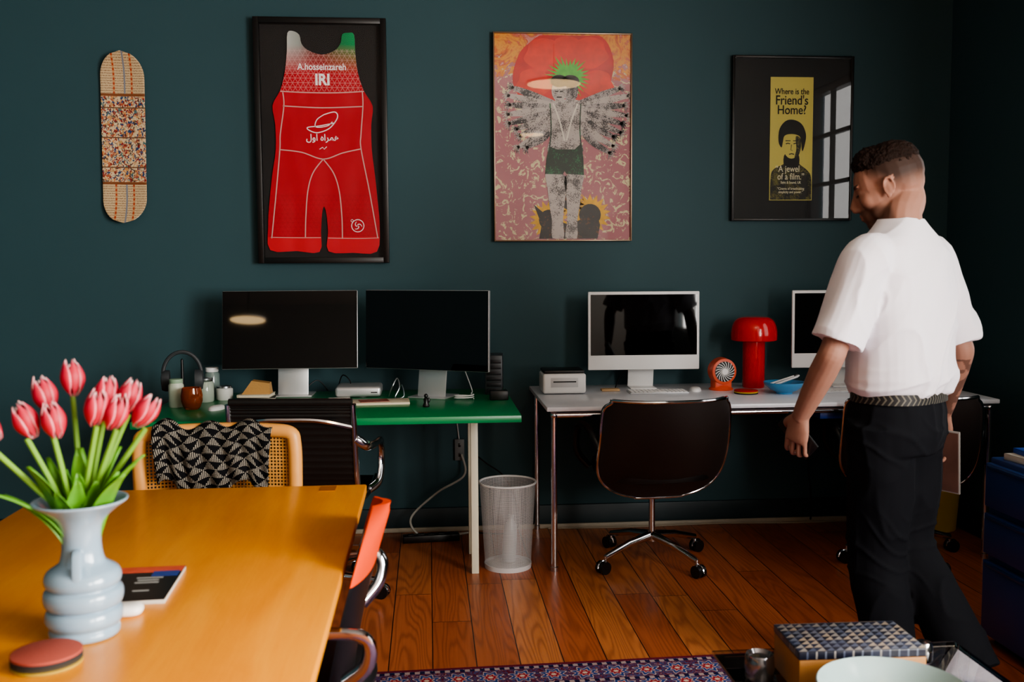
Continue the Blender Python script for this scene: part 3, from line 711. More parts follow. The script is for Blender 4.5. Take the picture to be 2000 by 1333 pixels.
m=M(); m.lathe([(.014,0),(.016,.006),(.010,.02),(.012,.035),(.006,.042)],n=16); m.ell((0,0,.049),(.009,.009,.01)); m.ell((.012,0,.03),(.006,.005,.012)); m.obj('figure',BLKPLA,t)
WC=P('white cable rubber','#d4d4d4',.5); BC=P('black cable rubber','#0d0d0f',.5)
def cable(pts,r,mat,lab,n=6,seg=8):
    o=M().tube(cat(pts,seg),r,n=n).obj('cable',mat); tag(o,lab,'cable'); return o
cable([(.06+.045*math.cos(a)+.1,4.58+.03*math.sin(a),.744+.0015*a) for a in [i*.7 for i in range(20)]]+[(.20,4.66,.775),(.17,4.74,.86)],.0028,WC,'coiled white cable lying on green desk')
cable([(-.19,4.70,.744),(-.17,4.68,.80),(-.15,4.70,.83),(-.14,4.68,.79),(-.16,4.66,.744),(-.12,4.66,.75),(-.13,4.69,.80),(-.15,4.72,.744)],.003,ALU,'tangled silver wire bundle on green desk')
cable([(-.45,4.9,.744),(-.42,4.86,.83),(-.38,4.84,.80),(-.40,4.92,.744)],.003,BC,'black cable looping up behind silver computer')
cable([(-.62,4.9,.744),(-.55,4.93,.80),(-.50,4.96,.744)],.003,BC,'black cable behind the monitor stand')
cable([(.93,4.9,.744),(.96,4.95,.79),(1.0,4.97,.83)],.003,BC,'black cable behind white computer')
t=thing('wall_outlet','grey power outlet box on the dark wall','outlet',(.15,YB,.42))
M().box((0,-.012,0),(.05,.024,.11),.004).obj('plate',P('grey outlet','#6a6d6c',.5),t); m=M(); [m.box((0,-.025,z),(.012,.003,.02),.001) for z in (-.025,.025)]; m.obj('socket',BLKPLA,t)
cable([(.16,5.01,.40),(.17,4.97,.30),(.03,4.94,.22),(-.10,4.92,.10),(-.05,4.88,.02),(.08,4.90,.012),(.20,4.92,.02)],.006,P('dusty white cable','#a9a79f',.6),'thick white power cable hanging below green desk')
cable([(.20,5.02,.42),(.28,4.98,.36),(.38,4.96,.28),(.45,4.95,.1),(.40,4.93,.01),(.20,4.95,.012)],.004,BC,'thin black cable hanging beneath desks')
cable([(.12,5.045,.72),(.14,5.045,.55),(.15,5.03,.46)],.003,WC,'thin pale cable running down the wall')
cable([(1.98,5.0,.70),(1.96,4.98,.4),(1.95,4.9,.15),(1.97,4.95,.03)],.005,BC,'black cable hanging beneath the white desk')
cable([(.6,4.99,.01),(1.0,4.98,.008),(1.5,4.985,.012),(1.9,4.975,.008),(2.3,4.98,.01)],.004,P('beige cable','#9a8d7a',.6),'beige cable lying along the baseboard')
t=thing('power_strip','black power strip on the floor under desk','power strip',(.0,4.85,0),.1); M().box((0,0,.018),(.28,.055,.036),.006).obj('body',BLKPLA,t); m=M(); [m.box((-.1+.05*k,0,.038),(.03,.03,.004),.002) for k in range(5)]; m.obj('socket',P('dark socket','#1c1c1e',.5),t)
# waste basket
t=thing('waste_basket','white metal mesh waste basket beside desk leg','waste basket',(.345,4.40,0))
MESH=m_mesh('white wire mesh','#dcdcde')
M().lathe([(.104,.02),(.126,.385)],n=64,cap=False).obj('mesh_wall',MESH,t)
M().lathe([(.100,0),(.105,.0),(.107,.022),(.103,.022)],n=48,cap=False).obj('base_ring',P('white wire base','#d2d2d4',.35),t)
M().tube([V((.127*math.cos(a),.127*math.sin(a),.388)) for a in [2*pi*i/48 for i in range(48)]],.005,closed=True,n=8).obj('rim',P('white wire rim','#dcdcde',.35),t)
M().lathe([(.1,.012),(.001,.012)],n=32,cap=False).obj('bottom',MESH,t)
o=M().lathe([(.03,0),(.032,.1),(.028,.16),(.012,.19),(.012,.21)],n=20).obj('plastic_bottle',P('cloudy plastic','#aab0b4',.3),loc=(.35,4.42,.022),rot=(0,.06,0)); tag(o,'clear plastic bottle standing in waste basket','bottle')
o=M().lathe([(.095,0),(.10,.005),(.12,.28),(.115,.28),(.095,.01),(.001,.008)],n=40,cap=False).obj('waste_bin',P('yellow plastic bin','#d9b414',.5),loc=(2.575,4.82,0)); tag(o,'yellow plastic waste bin under the white desk','waste bin')

# ------------------------------------------------------------------ chairs
def casters(t,R,nleg,off,hub=.09,legmat=CHROME,r=.028):
    for k in range(nleg):
        a=off+2*pi*k/nleg; d=V((math.cos(a),math.sin(a),0)); s=V((-d.y,d.x,0))
        M().tube([d*.02+V((0,0,hub+.035)),d*(R*.5)+V((0,0,hub+.02)),d*R+V((0,0,.072))],[.018,.014,.011],n=10,flat=1.2).obj('base_leg',legmat,t)
        p=d*R
        m=M()
        for q in (-1,1): m.cyl(p+s*(q*.006)+V((0,0,r))+d*.012,p+s*(q*.022)+V((0,0,r))+d*.012,r,n=20)
        m.obj('caster_wheel',BLKPLA,t)
        m=M(); m.cyl(p+V((0,0,.045)),p+V((0,0,.078)),.008,n=10)
        m.tube([p+d*.012+V((0,0,r)),p+V((0,0,.05))],.009,n=8)
        m.tube([p+d*.012+V((0,0,r))+V((r*1.08*math.cos(b)*d.x,r*1.08*math.cos(b)*d.y,r*1.08*math.sin(b))) for b in [pi*i/10 for i in range(11)]],.004,n=6)
        m.obj('caster_fork',legmat,t)
def exec_chair(loc,yaw):
    t=thing('desk_chair','dark upholstered swivel chair with chrome rim on casters','chair',(loc[0],loc[1],0),yaw,'dark swivel desk chairs')
    z0,z1=.325,.785
    def hw(v):
        a=abs(v-.5)*2
        base=.298-.012*v
        if a>=1: return .11 if v<.5 else .255
        return max(.11 if v<.5 else .255,base*(1-a**(10 if v>.5 else 3.2))**(1/(7 if v>.5 else 2.5)))
    def yf(u,v): return -.27+.13*abs(u)**3*(.6+.4*v)+.20*(1-v)**2.6-.05*v-.035*(1-u*u)
    nu,nv=28,34; verts=[];faces=[]
    for lay in range(2):
        for i in range(nv+1):
            vv=.5-.5*math.cos(pi*i/nv); z=z0+(z1-z0)*vv; w=hw(vv)
            for j in range(nu+1):
                u=-1+2*j/nu; verts.append(V((w*u,yf(u*w/.30,vv)+lay*.045,z)))
    n1=(nu+1)*(nv+1)
    for i in range(nv):
        for j in range(nu):
            a=i*(nu+1)+j; faces.append((a,a+1,a+nu+2,a+nu+1)); b=a+n1; faces.append((b,b+nu+1,b+nu+2,b+1))
    loop=[j for j in range(nu+1)]+[i*(nu+1)+nu for i in range(1,nv+1)]+[nv*(nu+1)+j for j in range(nu-1,-1,-1)]+[i*(nu+1) for i in range(nv-1,0,-1)]
    L=len(loop)
    for k in range(L): a=loop[k];b=loop[(k+1)%L]; faces.append((a,a+n1,b+n1,b))
    M().add(verts,faces).obj('backrest',BRNLEA,t,sharp=60)
    M().tube([verts[k]+V((0,.004,0)) for k in loop],.0075,n=8,closed=True).obj('rim',CHROME,t)
    m=M(); rings=[]
    for z,k in [(.40,.85),(.41,.97),(.44,1.0),(.465,.97),(.472,.8)]:
        rings.append([V((.255*k*(abs(math.cos(q))**.6)*(1 if math.cos(q)>0 else -1),.03+.245*k*(abs(math.sin(q))**.6)*(1 if math.sin(q)>0 else -1),z)) for q in [2*pi*j/36 for j in range(36)]])
    m.loft(rings).obj('seat',BLKLEA,t)
    for s in (-1,1):
        M().tube(cat([(s*.25,.18,.42),(s*.31,.17,.50),(s*.315,.12,.62),(s*.315,0,.645),(s*.31,-.12,.62),(s*.285,-.16,.56)],6),.013,n=10,flat=1.3).obj('armrest',BLKPLA,t)
    M().lathe([(.022,.10),(.026,.13),(.014,.14),(.014,.34),(.05,.37),(.09,.395),(.09,.40)],n=20).obj('column',CHROME,t)
    casters(t,.28,4,.45)
    return t
c1=exec_chair((1.005,4.40),.09)
copy_thing(c1,(2.16,4.36,0),-.25,'dark swivel chair with chrome rim near yellow bin')
def ribbed_chair(loc,yaw):
    t=thing('desk_chair','ribbed black leather office chair with polished aluminium frame','chair',(loc[0],loc[1],0),yaw)
    w=.232
    prof=[(.24,.44),(.10,.425),(-.08,.43),(-.18,.46),(-.235,.54),(-.262,.66),(-.285,.78),(-.292,.835)]
    pc=cat([(0,a,b) for a,b in prof],14); verts=[];faces=[]; n=len(pc)
    for lay in range(2):
        for i,p in enumerate(pc):
            d=(pc[min(i+1,n-1)]-pc[max(i-1,0)]).normalized(); nn=V((0,-d.z,d.y))
            rib=.004*abs(math.sin(i*pi/3))
            for j in range(9):
                x=-w+2*w*j/8; verts.append(V((x,p.y,p.z))+nn*((-.006-rib) if lay==0 else (.006+rib)))
    N=n*9
    for i in range(n-1):
        for j in range(8):
            a=i*9+j; faces.append((a,a+9,a+10,a+1)); b=a+N; faces.append((b,b+1,b+10,b+9))
    loop=[j for j in range(9)]+[i*9+8 for i in range(1,n)]+[(n-1)*9+j for j in range(7,-1,-1)]+[i*9 for i in range(n-2,0,-1)]
    for k in range(len(loop)): a=loop[k];b=loop[(k+1)%len(loop)]; faces.append((a,b,b+N,a+N))
    M().add(verts,faces).obj('seat',BLKLEA,t,sharp=60)
    M().tube([(-w-.004,-.292,.842),(w+.004,-.292,.842)],.016,n=12).obj('head_roll',BLKLEA,t)
    for s in (-1,1):
        M().tube([V((s*(w+.008),p.y,p.z)) for p in pc],.012,n=10,flat=1.4).obj('side_rail',CHROME,t)
        M().tube(cat([(s*(w+.012),-.275,.70),(s*(w+.05),-.24,.665),(s*(w+.055),-.10,.645),(s*(w+.055),.06,.63),(s*(w+.05),.13,.56),(s*(w+.045),.10,.46),(s*(w+.012),.04,.43)],8),.013,n=10,flat=1.5).obj('armrest',CHROME,t)
    M().tube(cat([(-w,-.285,.745),(-w*.5,-.32,.775),(0,-.33,.78),(w*.5,-.32,.775),(w,-.285,.745)],6),.010,n=8).obj('back_stretcher',CHROME,t)
    M().tube(cat([(-w,-.10,.41),(-w*.5,-.02,.385),(0,0,.375),(w*.5,-.02,.385),(w,-.10,.41)],6),.014,n=8).obj('seat_stretcher',CHROME,t)
    M().lathe([(.028,.08),(.03,.13),(.016,.14),(.016,.33),(.03,.36),(.03,.38)],n=20).obj('column',CHROME,t)
    casters(t,.30,5,-.2,hub=.06)
ribbed_chair((-.50,4.12),-.10)

# cane chair
t=thing('dining_chair','cane backed chair with beech frame and chrome tube','chair',(-.66,2.86,0))
BEECH=P('honey beech wood','#d2944c',.45,bump=(60,.15),var=.15); CANE=m_cane()
def arc(x): return -.5*x*x
bk=[(-.232,.60),(-.238,.72),(-.236,.81),(-.222,.842),(-.15,.85),(0,.853),(.15,.85),(.222,.842),(.236,.81),(.238,.72),(.232,.60),(.2,.575),(0,.57),(-.2,.575)]
loop=[V((p[0],.30+arc(p[0]),p[1])) for p in cat2(bk,5,True)]
M().tube(loop,.020,n=10,closed=True,flat=1.1).obj('back_frame',BEECH,t)
nx=16; vs=[];fs=[]
for z in (.585,.71,.84):
    for i in range(nx+1):
        x=-.222+.444*i/nx; vs.append((x,.30+arc(x),z))
for r in range(2):
    for i in range(nx): a=r*(nx+1)+i; fs.append((a,a+1,a+nx+2,a+nx+1))
M().add(vs,fs).obj('cane_panel',CANE,t)
m=M()
for s in (-1,1):
    m.tube(cat([(s*.23,.30,.72),(s*.23,.29,.56),(s*.23,.26,.47),(s*.23,.18,.445),(s*.23,-.12,.445),(s*.23,-.20,.41),(s*.23,-.20,.10),(s*.23,-.17,.013),(s*.23,-.05,.0125),(s*.23,.22,.0125)],6),.0125,n=10)
m.tube([(-.23,.22,.0125),(.23,.22,.0125)],.0125,n=10); m.obj('tube_frame',CHROME,t)
sf=[V((x,y,.455)) for x,y in cat2([(-.22,-.19),(0,-.205),(.22,-.19),(.23,0),(.215,.2),(0,.21),(-.215,.2),(-.23,0)],5,True)]
M().tube(sf,.018,n=8,closed=True).obj('seat_frame',BEECH,t)
M().poly([(-.2,-.18),(.2,-.18),(.2,.19),(-.2,.19)],y=0).obj('seat_cane',CANE,t,loc=(0,0,.457),rot=(-pi/2,0,0))
# scarf
vs=[];fs=[];uvs=[]
nu,nv=60,50
for i in range(nv+1):
    v=i/nv
    for j in range(nu+1):
        u=j/nu; x=-.19+.36*u
        s=(v-.42)*.52
        x+=.035*math.sin(v*5+1)*(.5-u)*abs(s)*4
        ridge=.876+.024*noise.noise(V((u*5,0,3.1)))+.010*math.sin(u*17)
        fold=.016*math.sin(u*19+2.5*math.sin(v*3.4))+.014*noise.noise(V((u*7,v*4,.5)))
        rr=.032
        if abs(s)<rr*1.5: a=s/(rr); y=math.sin(a)*rr; z=ridge-(1-math.cos(a))*rr
        else: a=1.5; sg=1 if s>0 else -1; y=sg*(math.sin(a)*rr+.02*(abs(s)-rr*1.5)); z=ridge-(1-math.cos(a))*rr-(abs(s)-rr*1.5)
        y+=(abs(s)/.1 if abs(s)<.1 else 1)*( -abs(fold) if s<0 else abs(fold))
        if s<0: y-=.012
        z+=(.03*math.sin(u*9+1)*(abs(s)*3))
        vs.append(V((x,.30+arc(x)+y,z))); uvs.append((u*.9+.15*v,v*1.25))
for i in range(nv):
    for j in range(nu): a=i*(nu+1)+j; fs.append((a,a+1,a+nu+2,a+nu+1))
me=M().add(vs,fs).mesh('scarf'); ul=me.uv_layers.new(name='UVMap')
for lp in me.loops: ul.data[lp.index].uv=uvs[lp.vertex_index]
o=mkobj('scarf',me,m_scarf(),None,(-.66,2.86,0),sharp=0); md=o.modifiers.new('th','SOLIDIFY'); md.thickness=.003
tag(o,'black scarf with cream dotted triangles draped over chair','scarf')

# orange chair
t=thing('dining_chair','orange and black shell chair with chrome arms','chair',(-.345,2.22,0))
ORG=P('orange upholstery','#d2400c',.8,spec=.2,bump=(200,.3))
rings=[]
for i in range(37):
    v=i/36; z=.44+.395*v
    w=.22+.03*v if v<.62 else .2386*math.sqrt(max(0.02,1-((v-.62)/.38)**2.2*.97))
    xx=.155+.092*v**1.4; th=.013 if v<.95 else .009
    rings.append([V((xx-.03*abs(math.sin(q))**2.5+th*math.cos(q),w*math.sin(q),z)) for q in [2*pi*j/36 for j in range(36)]])
me=M().loft(rings).mesh('backrest')
for p in me.polygons: p.material_index=1 if p.center.z>.715 else 0
mkobj('backrest',me,[BLKPLA,ORG],t,sharp=60)
M().loft([[V((.22*k*math.cos(q),.225*k*math.sin(q),z)) for q in [2*pi*j/36 for j in range(36)]] for z,k in [(.41,.8),(.42,.97),(.445,1),(.46,.95),(.465,.7)]]).obj('seat',BLKPLA,t)
for s in (-1,1):
    M().tube(cat([(.17,s*.235,.52),(.215,s*.27,.57),(.21,s*.285,.63),(.12,s*.285,.64),(-.04,s*.28,.63),(-.09,s*.27,.55),(-.06,s*.22,.42)],7),.013,n=10,flat=1.3).obj('armrest',CHROME,t)
M().lathe([(.022,.06),(.026,.12),(.016,.13),(.016,.38),(.08,.40),(.08,.41)],n=20).obj('column',CHROME,t)
casters(t,.27,4,.6,hub=.05)

# ------------------------------------------------------------------ big table
t=thing('table','large orange maple table with black underframe','table',(-.622,1.55,0))
M().box((0,0,.727),(.88,2.56,.026),.004).obj('table_top',m_tablewood(),t)
M().box((0,0,.703),(.74,2.3,.02)).obj('underframe',BLACK,t)
for x in (-.33,.33):
    for y in (-1.1,1.0): M().box((x,y,.3465),(.045,.045,.693),.003).obj('leg',BLACK,t)
M().box((.335,1.235,.7405),(.045,.06,.001),0).obj('cable_flap',P('bronze flap','#a8671c',.4,.3),t)

# vase
t=thing('vase','pale blue glazed ceramic vase with stacked ring body','vase',(-.590,1.71,.74))
GLZ=P('pale blue glaze','#8aa2b4',.18,coat=.4,var=.06)
prof=[(.050,0),(.056,.003),(.057,.012),(.054,.018),(.061,.026),(.0625,.036),(.060,.046),(.054,.051),(.061,.056),(.0645,.068),(.0625,.080),(.055,.086),(.060,.091),(.062,.101),(.057,.113),(.044,.122),(.036,.130),(.032,.150),(.032,.172),(.036,.192),(.047,.208),(.064,.222),(.074,.229),(.077,.233),(.073,.234),(.061,.227),(.044,.211),(.033,.190),(.028,.170),(.027,.13),(.001,.12)]
pp=[(p.x,p.y) for p in cat([(a,b,0) for a,b in prof],3)]
M().lathe(pp,n=56,cap=False).obj('body',GLZ,t,sharp=80)
for a in (-1.42,1.72):
    d=V((math.cos(a),math.sin(a),0))
    M().tube(cat([d*.030+V((0,0,.150)),d*.042+V((0,0,.152)),d*.050+V((0,0,.143)),d*.054+V((0,0,.118)),d*.054+V((0,0,.098)),d*.050+V((0,0,.086))],4),.0085,n=8,flat=.7).obj('handle',GLZ,t)
TM=m_tulip(); STEM=P('tulip stem green','#6f9c34',.5,var=.15); LEAF=P('tulip leaf green','#5c962c',.45,var=.3,vs=20)
def tulip(hx,hy,hz,base,leafang,lab,s=1.0):
    t=thing('tulip',lab,'flower',(-.590,1.71,.74),group='tulips in the vase')
    o=V((-.590,1.71,.74)); head=V((hx,hy,hz))-o; b=V((base[0],base[1],.125))
    mid=b.lerp(head,.5)+V((-(head.x)*.12,0,.01)); pts=cat([b,b+V((base[0]*.3,base[1]*.3,.08)),mid,head-V((0,0,.028*s))],8)
    M().tube(pts,.0046,n=8).obj('stem',STEM,t)
    d=(pts[-1]-pts[-3]).normalized(); Rq=V((0,0,1)).rotation_difference(d).to_matrix()
    vs=[];fs=[];ed=[]
    for k in range(6):
        a0=k*pi/3+random.random()*.25; inner=k%2; hh=(.064+random.uniform(-.003,.003))*s*(1.0 if inner else .94); nr,nc=14,8; o0=len(vs)
        for i in range(nr+1):
            v=i/nr; rad=.0215*s*(math.sin(min(1,v*1.5+.08)*pi/2)**.7)*(1 if v<.5 else 1-.52*((v-.5)/.5)**1.9)-(.0025 if inner else 0)
            half=.66*math.sin(min(1,v*2.4)*pi/2)*(1-max(0,(v-.5)/.5)**2.4*.92)+.02
            for j in range(nc+1):
                u=-1+2*j/nc; a=a0+u*half; r=rad*(1-.09*u*u)
                vs.append(Rq@V((r*math.cos(a),r*math.sin(a),v*hh-.003*abs(u)*v))+head-d*.030*s); ed.append(min(1,max(abs(u)**5*.9,(v**7)*.95,.45*(1-v)**6)))
        for i in range(nr):
            for j in range(nc): q=o0+i*(nc+1)+j; fs.append((q,q+1,q+nc+2,q+nc+1))
    me=M().add(vs,fs).mesh('bloom'); at=me.attributes.new('edge','FLOAT','POINT'); at.data.foreach_set('value',ed)
    bo=mkobj('bloom',me,TM,t,sharp=0); md=bo.modifiers.new('th','SOLIDIFY'); md.thickness=.0012
    for la,ll,cv in leafang:
        vs=[];fs=[]; n=14; dd=V((math.cos(la),math.sin(la),0)); sd=V((-dd.y,dd.x,0))
        for i in range(n+1):
            v=i/n; w=.019*math.sin(pi*min(1,(v*.93+.05)))**.8
            c=b+dd*(cv*v**1.8)+V((0,0,ll*v*(1-.18*v*cv/.08)))
            for j in (-1,-.4,.4,1): vs.append(c+sd*(w*j)+dd*(-.008*(1-abs(j))))
        for i in range(n):
            for j in range(3): q=i*4+j; fs.append((q,q+1,q+5,q+4))
        lo=M().add(vs,fs).obj('leaf',LEAF,t,sharp=0); lo.modifiers.new('th','SOLIDIFY').thickness=.001
L1='pink and white tulip in pale blue vase'
random.seed(5)
tulip(-.715,1.66,1.108,(-.018,-.005),[(3.3,.16,.10),(3.7,.2,.13)],'red tulip leaning far out of the vase')
tulip(-.644,1.72,1.150,(-.012,.005),[(2.8,.20,.05),(4.4,.17,.02)],L1)
tulip(-.612,1.76,1.172,(-.004,.012),[(1.6,.2,.02)],'tall pink tulip standing highest in vase')
tulip(-.660,1.68,1.112,(-.014,-.008),[(3.9,.19,.06),(4.2,.22,.08)],L1)
tulip(-.617,1.68,1.112,(-.006,-.012),[(4.5,.15,.05),(5.2,.17,.05)],L1)
tulip(-.552,1.74,1.146,(.008,.008),[(.5,.22,.06)],L1)
tulip(-.516,1.745,1.140,(.012,.004),[(.1,.20,.08)],L1)
tulip(-.520,1.690,1.122,(.014,-.003),[(5.8,.19,.07),(5.4,.16,.04)],L1)
tulip(-.476,1.70,1.122,(.018,-.006),[(6.1,.24,.10),(5.6,.21,.10)],'pink tulip leaning outwards over the table')
tulip(-.550,1.685,1.130,(.004,-.002),[(4.9,.17,.03),(4.7,.2,.01)],L1)

t=thing('magazine','small dark covered booklet lying on the orange table','magazine',(-.575,1.955,.74),.05)
M().box((0,0,.004),(.15,.21,.008),.001).obj('pages',P('booklet pages','#b9b4aa',.7),t)
M().box((0,0,.0086),(.15,.21,.0012)).obj('cover',P('booklet cover','#0f0f12',.25,var=.3),t)
M().box((.0,.085,.0096),(.148,.035,.0006)).obj('cover_panel',P('orange blue cover art','#c8543a',.4,var=.6,vs=20),t)
M().box((.045,.055,.0096),(.05,.03,.0007)).obj('cover_panel',P('blue cover art','#2b3f84',.4),t)
for k,(w_,y_) in enumerate([(.05,.03),(.04,.015),(.045,-.0),(.03,-.05)]):
    M().box((.02,y_,.0096),(w_,.004,.0006)).obj('cover_print',P('white cover ink %d'%k,'#9c9c98',.5),t)
m=M(); rings=[]
for i in range(1,14):
    th=pi*i/14; k=math.sin(th)**.45
    rings.append([V((.027*k*abs(math.cos(q))**.7*(1 if math.cos(q)>0 else -1),.022*k*abs(math.sin(q))**.7*(1 if math.sin(q)>0 else -1),.0105-.0105*math.cos(th)*(1 if i not in (1,13) else 1.02))) for q in [2*pi*j/32 for j in range(32)]])
o=m.loft(rings).obj('earphone_case',P('glossy white case','#e8e4de',.2),loc=(-.545,1.80,.74),rot=(0,0,.1)); tag(o,'small rounded white earphone case lying on orange table','earphone case')
disc_stack('coaster','round layered felt coaster with dusty red top','coaster',-.607,1.585,.74,.053,['#a88a2a','#3a3222','#2a2624','#9a4436'],.0055)

# ------------------------------------------------------------------ pedestal cabinet
t=thing('drawer_cabinet','dark blue metal pedestal cabinet with drawers','cabinet',(2.26,3.02,0))
BLU=P('dark blue enamel','#1b3a74',.38,var=.05)
M().box((.01,0,.345),(.56,.66,.65),.006).obj('body',BLU,t)
M().box((.0,0,.02),(.5,.6,.04)).obj('plinth',BLACK,t)
for z,hh in ((.575,.17),(.40,.16),(.17,.28)):
    d=M().box((-.283,0,0),(.022,.64,hh-.014),.005).obj('drawer',BLU,t,loc=(0,0,z))
    M().box((-.296,0,hh/2-.018),(.012,.60,.012),.003).obj('handle',P('blue handle','#15305f',.35),d)
book(2.115,3.20,.67,.19,.22,.022,.1,'#c9c4ba','thick white book lying on the blue cabinet')
book(2.125,3.20,.692,.17,.20,.018,-.05,'#1c4aa8','blue book on top of a white book')

# ------------------------------------------------------------------ rug and coffee table
o=M().box((0,0,.004),(2.15,2.4,.008),.002).obj('rug',m_rug(),loc=(.80,2.09,0),rot=(0,0,.03)); tag(o,'red and blue floral patterned persian rug','rug')
t=thing('coffee_table','low glass coffee table with chrome tube legs','table',(.99,1.83,.008))
CG=m_glasspane('table glass',1.5,.92)
M().box((0,0,.406),(.62,.98,.012),.003).obj('glass_top',CG,t)
for x in (-.25,.22):
    for y in (-.38,.37): M().lathe([(.024,0),(.024,.396),(.028,.397),(.028,.3995)],(x,y,0),n=24).obj('leg',CHROME,t)
for x in (-.25,.22): M().tube([(x,-.38,.15),(x,.37,.15)],.012,n=10).obj('rail',CHROME,t)
t=thing('wooden_box','wooden box with blue and grey triangle inlay lid','box',(.938,2.125,.42),-.02)
M().box((0,0,.041),(.285,.17,.082),.003).obj('body',P('honey oak','#9c6c36',.5,bump=(50,.2),var=.2),t); M().box((0,0,.092),(.287,.172,.018),.002).obj('lid',m_tri(),t)
o=M().lathe([(.05,0),(.055,.004),(.10,.03),(.135,.075),(.150,.098),(.147,.101),(.130,.082),(.095,.038),(.05,.014),(.001,.012)],n=64,cap=False).obj('bowl',P('celadon glaze','#9db3b2',.2,coat=.3),loc=(.918,1.86,.42)); tag(o,'wide pale celadon bowl on the glass table','bowl')
o=M().lathe([(.028,0),(.032,.004),(.034,.03),(.032,.055),(.03,.058),(.024,.05),(.001,.048)],n=32,cap=False).obj('candle_holder',P('smoked chrome','#8a8a8e',.15,.9),loc=(.742,2.15,.42)); tag(o,'round smoky chrome candle holder on glass table','candle holder')
o=M().lathe([(.018,0),(.022,.006),(.022,.04),(.018,.05),(.001,.052)],n=32,cap=False).obj('table_lighter',CHROME,loc=(1.155,2.20,.42)); tag(o,'small chrome cylinder lighter on glass table','lighter')

# ------------------------------------------------------------------ man
C=V((1.405,2.87,0)); Fd=V((-.57,.82,0)).normalized(); Ld=V((-.82,-.57,0)).normalized()
def Pp(l,f,z): return C+Ld*l+Fd*f+V((0,0,z))
def ring(c,hw,hd,n=36,e=2.3):
    out=[]
    for j in range(n):
        q=2*pi*j/n; a=math.cos(q); b=math.sin(q)
        x=hw*abs(a)**(2/e)*(1 if a>0 else -1); y=hd*abs(b)**(2/e)*(1 if b>0 else -1)
        out.append(c+Ld*x+Fd*y)
    return out
def limb(m,pts,rad,n=16,k=6,flat=1):
    pc=cat(pts,k); rr=[interp(rad,i/(len(pc)-1)) for i in range(len(pc))]
    m.tube(pc,rr,n=n,flat=flat)
def sst(a,b,x):
    t_=max(0,min(1,(x-a)/(b-a))); return t_*t_*(3-2*t_)
SL,SR=Pp(.178,0,1.375),Pp(-.178,0,1.375)
EL=V((1.150,2.755,1.10)); WL=V((1.120,2.90,.905)); ER=V((1.665,2.985,1.085)); WRr=V((1.68,3.11,.87))
Hc=V((1.383,2.920,1.594)); fh=V((-.87,.5,0)).normalized(); p_=.36
HX=(fh*math.cos(p_)+V((0,0,-math.sin(p_)))); HZ=(fh*math.sin(p_)+V((0,0,math.cos(p_)))); HY=HZ.cross(HX)
HS=1.06
HM=Matrix((HX,HY,HZ)).transposed()*HS
def hp(x,y,z): return Hc+HM@V((x,y,z))
B=M()
def he(x,y,z,a,b,c,R=None): B.ell(hp(x,y,z),(a,b,c),HM if R is None else HM@R)
he(-.018,0,.028,.092,.073,.080); he(.032,0,.015,.056,.061,.074); he(.034,0,-.045,.052,.050,.052); he(.062,0,-.090,.027,.028,.022)
he(.030,0,-.018,.058,.063,.062)
he(-.045,0,.0,.056,.060,.060)
he(.066,0,-.058,.029,.034,.038); he(.072,0,-.012,.026,.024,.044)
B.tube([hp(.078,0,.026),hp(.088,0,.006),hp(.099,0,-.013),hp(.109,0,-.030)],[.009,.009,.0105,.0115],n=10); he(.098,0,-.035,.016,.015,.009)
for s in (-1,1):
    he(.074,s*.022,.024,.014,.024,.008); he(.052,s*.034,-.022,.030,.026,.032); he(.012,s*.042,-.052,.052,.019,.034,Matrix.Rotation(.35,3,'Y'))
    he(.064,s*.028,.002,.018,.020,.020)
    he(-.006,s*.071,-.012,.013,.007,.022,Matrix.Rotation(.2,3,'Y'))
    B.tube([hp(-.007+.0145*math.cos(a)-.006*math.sin(a)*.3,s*(.0755+.003*math.sin(a)),-.010+.025*math.sin(a)) for a in [(-60+(270*i/16))*pi/180 for i in range(17)]],.0036,n=8)
    he(.001,s*.073,-.034,.007,.004,.007)
he(.092,0,-.055,.008,.019,.0055); he(.090,0,-.067,.009,.017,.0065)
nb=Pp(0,.0,1.46)
limb(B,[hp(-.030,0,.0),hp(-.034,0,-.055),nb+V((0,0,.045)),nb-V((0,0,.06))],[.055,.054,.057,.074])
B.loft([ring(Pp(0,0,z),a,b) for z,a,b in [(.86,.12,.08),(.95,.13,.085),(1.10,.12,.075),(1.25,.135,.08),(1.36,.14,.07),(1.43,.08,.06)]])
limb(B,[Pp(.10,0,1.37),SL,(SL+EL)/2,EL],[.04,.046,.043,.037]); limb(B,[Pp(-.10,0,1.37),SR,(SR+ER)/2,ER],[.04,.046,.043,.037])
limb(B,[EL+(SL-EL)*.1,EL,EL.lerp(WL,.3),EL.lerp(WL,.8),WL,WL+(WL-EL)*.05],[.037,.039,.040,.031,.026,.025]); limb(B,[ER+(SR-ER)*.1,ER,ER.lerp(WRr,.3),ER.lerp(WRr,.8),WRr,WRr+(WRr-ER)*.05],[.037,.039,.040,.031,.026,.025])
KL=V((1.368,2.90,.48)); AL=V((1.390,2.83,.10)); KR=V((1.475,2.93,.49)); AR=V((1.590,2.73,.16))
HLj,HRj=Pp(.085,0,.88),Pp(-.085,0,.88)
for a,b,c in ((HLj,KL,AL),(HRj,KR,AR)):
    limb(B,[a,a.lerp(b,.5),b,b.lerp(c,.35),c],[.075,.07,.052,.052,.036])
